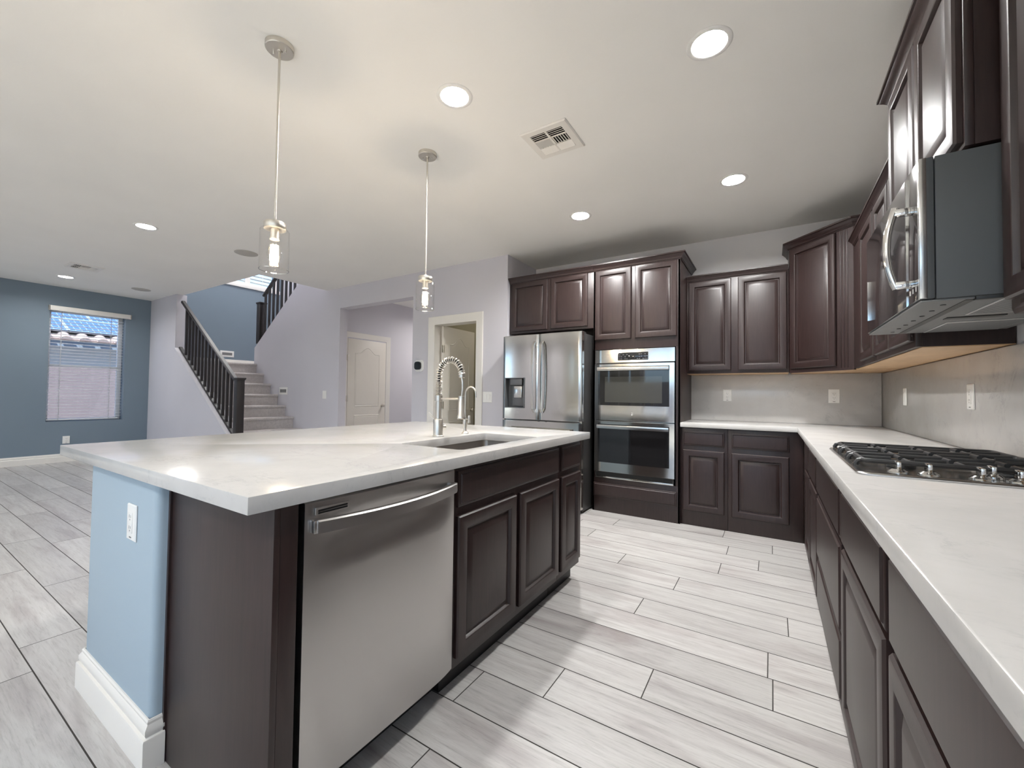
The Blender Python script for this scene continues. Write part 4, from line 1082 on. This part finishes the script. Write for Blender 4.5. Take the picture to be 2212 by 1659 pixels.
# ------------------------------------------------------------------ outlets, switches, thermostat
def wall_plate(name, label, cat, c, U, N, w, h, kind, n=1):
    Mx = frame_matrix((c[0], c[1]), U, N); Mx.translation.z = c[2]
    t = thing(name, c, label, cat)
    b = BM(); loops_panel(b, -w/2, w/2, -h/2, h/2, [(0, .0008), (0, .003), (.003, .006), (.006, .0065)])
    add('plate', xform(b, Mx), 'white', t)
    for k in range(n):
        cx = (k-(n-1)/2)*.046
        if kind == 'outlet':
            b = BM(); box(b, cx-.017, cx+.017, .0062, .0085, -.034, .034, .002, 0)
            for z in (-.018, .018):
                box(b, cx-.0075, cx-.0055, .0083, .0088, z-.002, z+.008, mi=1); box(b, cx+.0055, cx+.0075, .0083, .0088, z-.001, z+.007, mi=1); lathe(b, [(.0025, .0083), (.0025, .0088)], (cx, 0, z-.008), 'Y', 8, mi=1)
            box(b, cx-.009, cx+.009, .0062, .0070, -.050, -.046, mi=1)
            add('receptacle', xform(b, Mx), ['white', 'hole'], t)
        elif kind == 'switch':
            b = BM(); loops_panel(b, cx-.0165, cx+.0165, -.033, .033, [(0, .0062), (0, .0082), (.002, .0095)])
            add('rocker', xform(b, Mx), 'white', t)
        elif kind == 'step':
            b = BM(); box(b, -w/2+.035, w/2-.035, .0062, .0075, -h/2+.035, h/2-.035, mi=0)
            add('lens', xform(b, Mx), 'grayplate', t)
    return t
Yn = (0, -1, 0)
wall_plate('wall_outlet', 'white outlet on the blue island end', 'outlet', (-1.800, .5145, .709), (1, 0, 0), Yn, .075, .118, 'outlet')
wall_plate('wall_outlet', 'white outlet on the backsplash nearest the oven', 'outlet', (-.373, YW-.0205, 1.164), (1, 0, 0), Yn, .075, .118, 'outlet')
wall_plate('wall_outlet', 'white outlet on the backsplash below the diagonal corner cabinet', 'outlet', (.463, YW-.0205, 1.167), (1, 0, 0), Yn, .080, .122, 'outlet')
wall_plate('light_switch', 'white switch on the cooktop side backsplash, nearest the corner', 'switch', (XR-.0205, 3.876, 1.164), (0, -1, 0), (-1, 0, 0), .075, .118, 'switch')
wall_plate('wall_outlet', 'white outlet on the backsplash behind the cooktop', 'outlet', (XR-.0205, 2.755, 1.163), (0, -1, 0), (-1, 0, 0), .075, .118, 'outlet')
wall_plate('wall_outlet', 'white outlet low on the slate blue wall under the window', 'outlet', (XL, 1.848, .344), (0, 1, 0), (1, 0, 0), .080, .118, 'outlet')
wall_plate('light_switch', 'white double rocker switch between pantry door and refrigerator', 'switch', (-2.808, YP, 1.112), (1, 0, 0), Yn, .130, .125, 'switch', 2)
wall_plate('light_switch', 'white single switch on the stair wall near the hall opening', 'switch', (-5.93, YP, 1.105), (1, 0, 0), Yn, .092, .125, 'switch')
wall_plate('step_light', 'white framed step light on the wall beside the stairs', 'light', (-7.085, YP, 1.158), (1, 0, 0), Yn, .255, .125, 'step')
wall_plate('step_light', 'white framed step light on the blue landing wall', 'light', (XL, 4.092, 1.902), (0, 1, 0), (1, 0, 0), .255, .125, 'step')
t = thing('thermostat', (-3.90, YP, 1.505), 'black and white thermostat between the hall opening and pantry door', 'thermostat')
b = prism(BM(), [(p[0]-3.902, p[1]+1.506) for p in rrect(-.074, .074, -.074, .074, .04, 6)], 1, YP-.012, YP-.001); add('back_plate', b, 'white', t)
b = prism(BM(), [(p[0]-3.914, p[1]+1.506) for p in rrect(-.052, .052, -.052, .052, .034, 6)], 1, YP-.034, YP-.012); add('display', b, 'blackglass', t)

# ------------------------------------------------------------------ outside
bm = BM(); quad(bm, [(-40, -40, -.12), (30, -40, -.12), (30, 40, -.12), (-40, 40, -.12)])
struct('ground', bm, 'patio', 'sunlit concrete ground outside the house', 'ground')
add('block_fence', box(BM(), -11.4, -11.2, -6, 12, -.12, 1.590), 'block', label='tan block fence seen through the blind below the neighbouring house', cat='fence')
add('block_fence', box(BM(), -11.1, 6, -9.2, -9.0, -.12, 1.7), 'block', label='tan block fence across the yard behind the viewer', cat='fence')
t = thing('neighbor_house', (-15, 2.5, -.12), 'neighbouring house with clay tile eave and solar panels seen through the window', 'house')
add('wall', box(BM(), -18, -13.3, -3, 9, -.12, 2.18), 'stucco', t)
bm = BM(); box(bm, -12.78, -12.72, -3.5, 9.5, 2.05, 2.17); box(bm, -13.3, -12.78, -3.5, 9.5, 2.12, 2.17)
add('fascia', bm, 'solarframe', t)
rs = .42
bm = BM(); prism(bm, [(-12.70, 2.175), (-17.5, 2.175+4.8*rs), (-17.5, 2.26+4.8*rs), (-12.70, 2.215)], 1, -3.5, 9.5); add('roof', bm, 'tile', t)
bm = BM(); y = -1.0
while y < 6.5:
    pts = [(y+.095*math.cos(a), .075*math.sin(a)) for a in [PI*k/8 for k in range(9)]]
    lo = [bm.verts.new((-12.62, p[0], 2.185+p[1])) for p in pts]; hi = [bm.verts.new((-13.12, p[0], 2.185+.21+p[1])) for p in pts]
    for k in range(8): bm.faces.new((lo[k], lo[k+1], hi[k+1], hi[k]))
    bm.faces.new(lo)
    y += .285
add('eave_tiles', bm, 'tile', t)
def solar(y0, y1, s0, s1):
    bm = BM(); 
    def P(y, s, h): return (-12.80-s*math.cos(.3978)+h*math.sin(.3978), y, 2.28+s*math.sin(.3978)+h*math.cos(.3978))
    def slab_(a, b, c, d, h0, h1, mi):
        vs = [bm.verts.new(P(*q)) for q in ((a, c, h0), (b, c, h0), (b, d, h0), (a, d, h0), (a, c, h1), (b, c, h1), (b, d, h1), (a, d, h1))]
        for f in ((0, 1, 2, 3), (4, 5, 6, 7), (0, 1, 5, 4), (1, 2, 6, 5), (2, 3, 7, 6), (3, 0, 4, 7)): bm.faces.new([vs[k] for k in f]).material_index = mi
    slab_(y0, y1, s0, s1, .06, .09, 0)
    for k in range(11):
        y = y0+(y1-y0)*k/10; wd_ = .012 if k in (0, 10) else .004; slab_(y-wd_, y+wd_, s0, s1, .09, .094, 1)
    for k in range(7):
        s = s0+(s1-s0)*k/6; wd_ = .012 if k in (0, 6) else .004; slab_(y0, y1, s-wd_, s+wd_, .09, .094, 1)
    add('solar_panel', bm, ['solar', 'solarframe'], t)
for k in range(4): solar(.45+1.03*k, 1.45+1.03*k, .12, .98)
for k in range(4): solar(-.05+1.03*k, .95+1.03*k, 1.02, 1.90)

# custom bookkeeping property is not part of the scene
for o in bpy.data.objects:
    if '_o' in o: del o['_o']
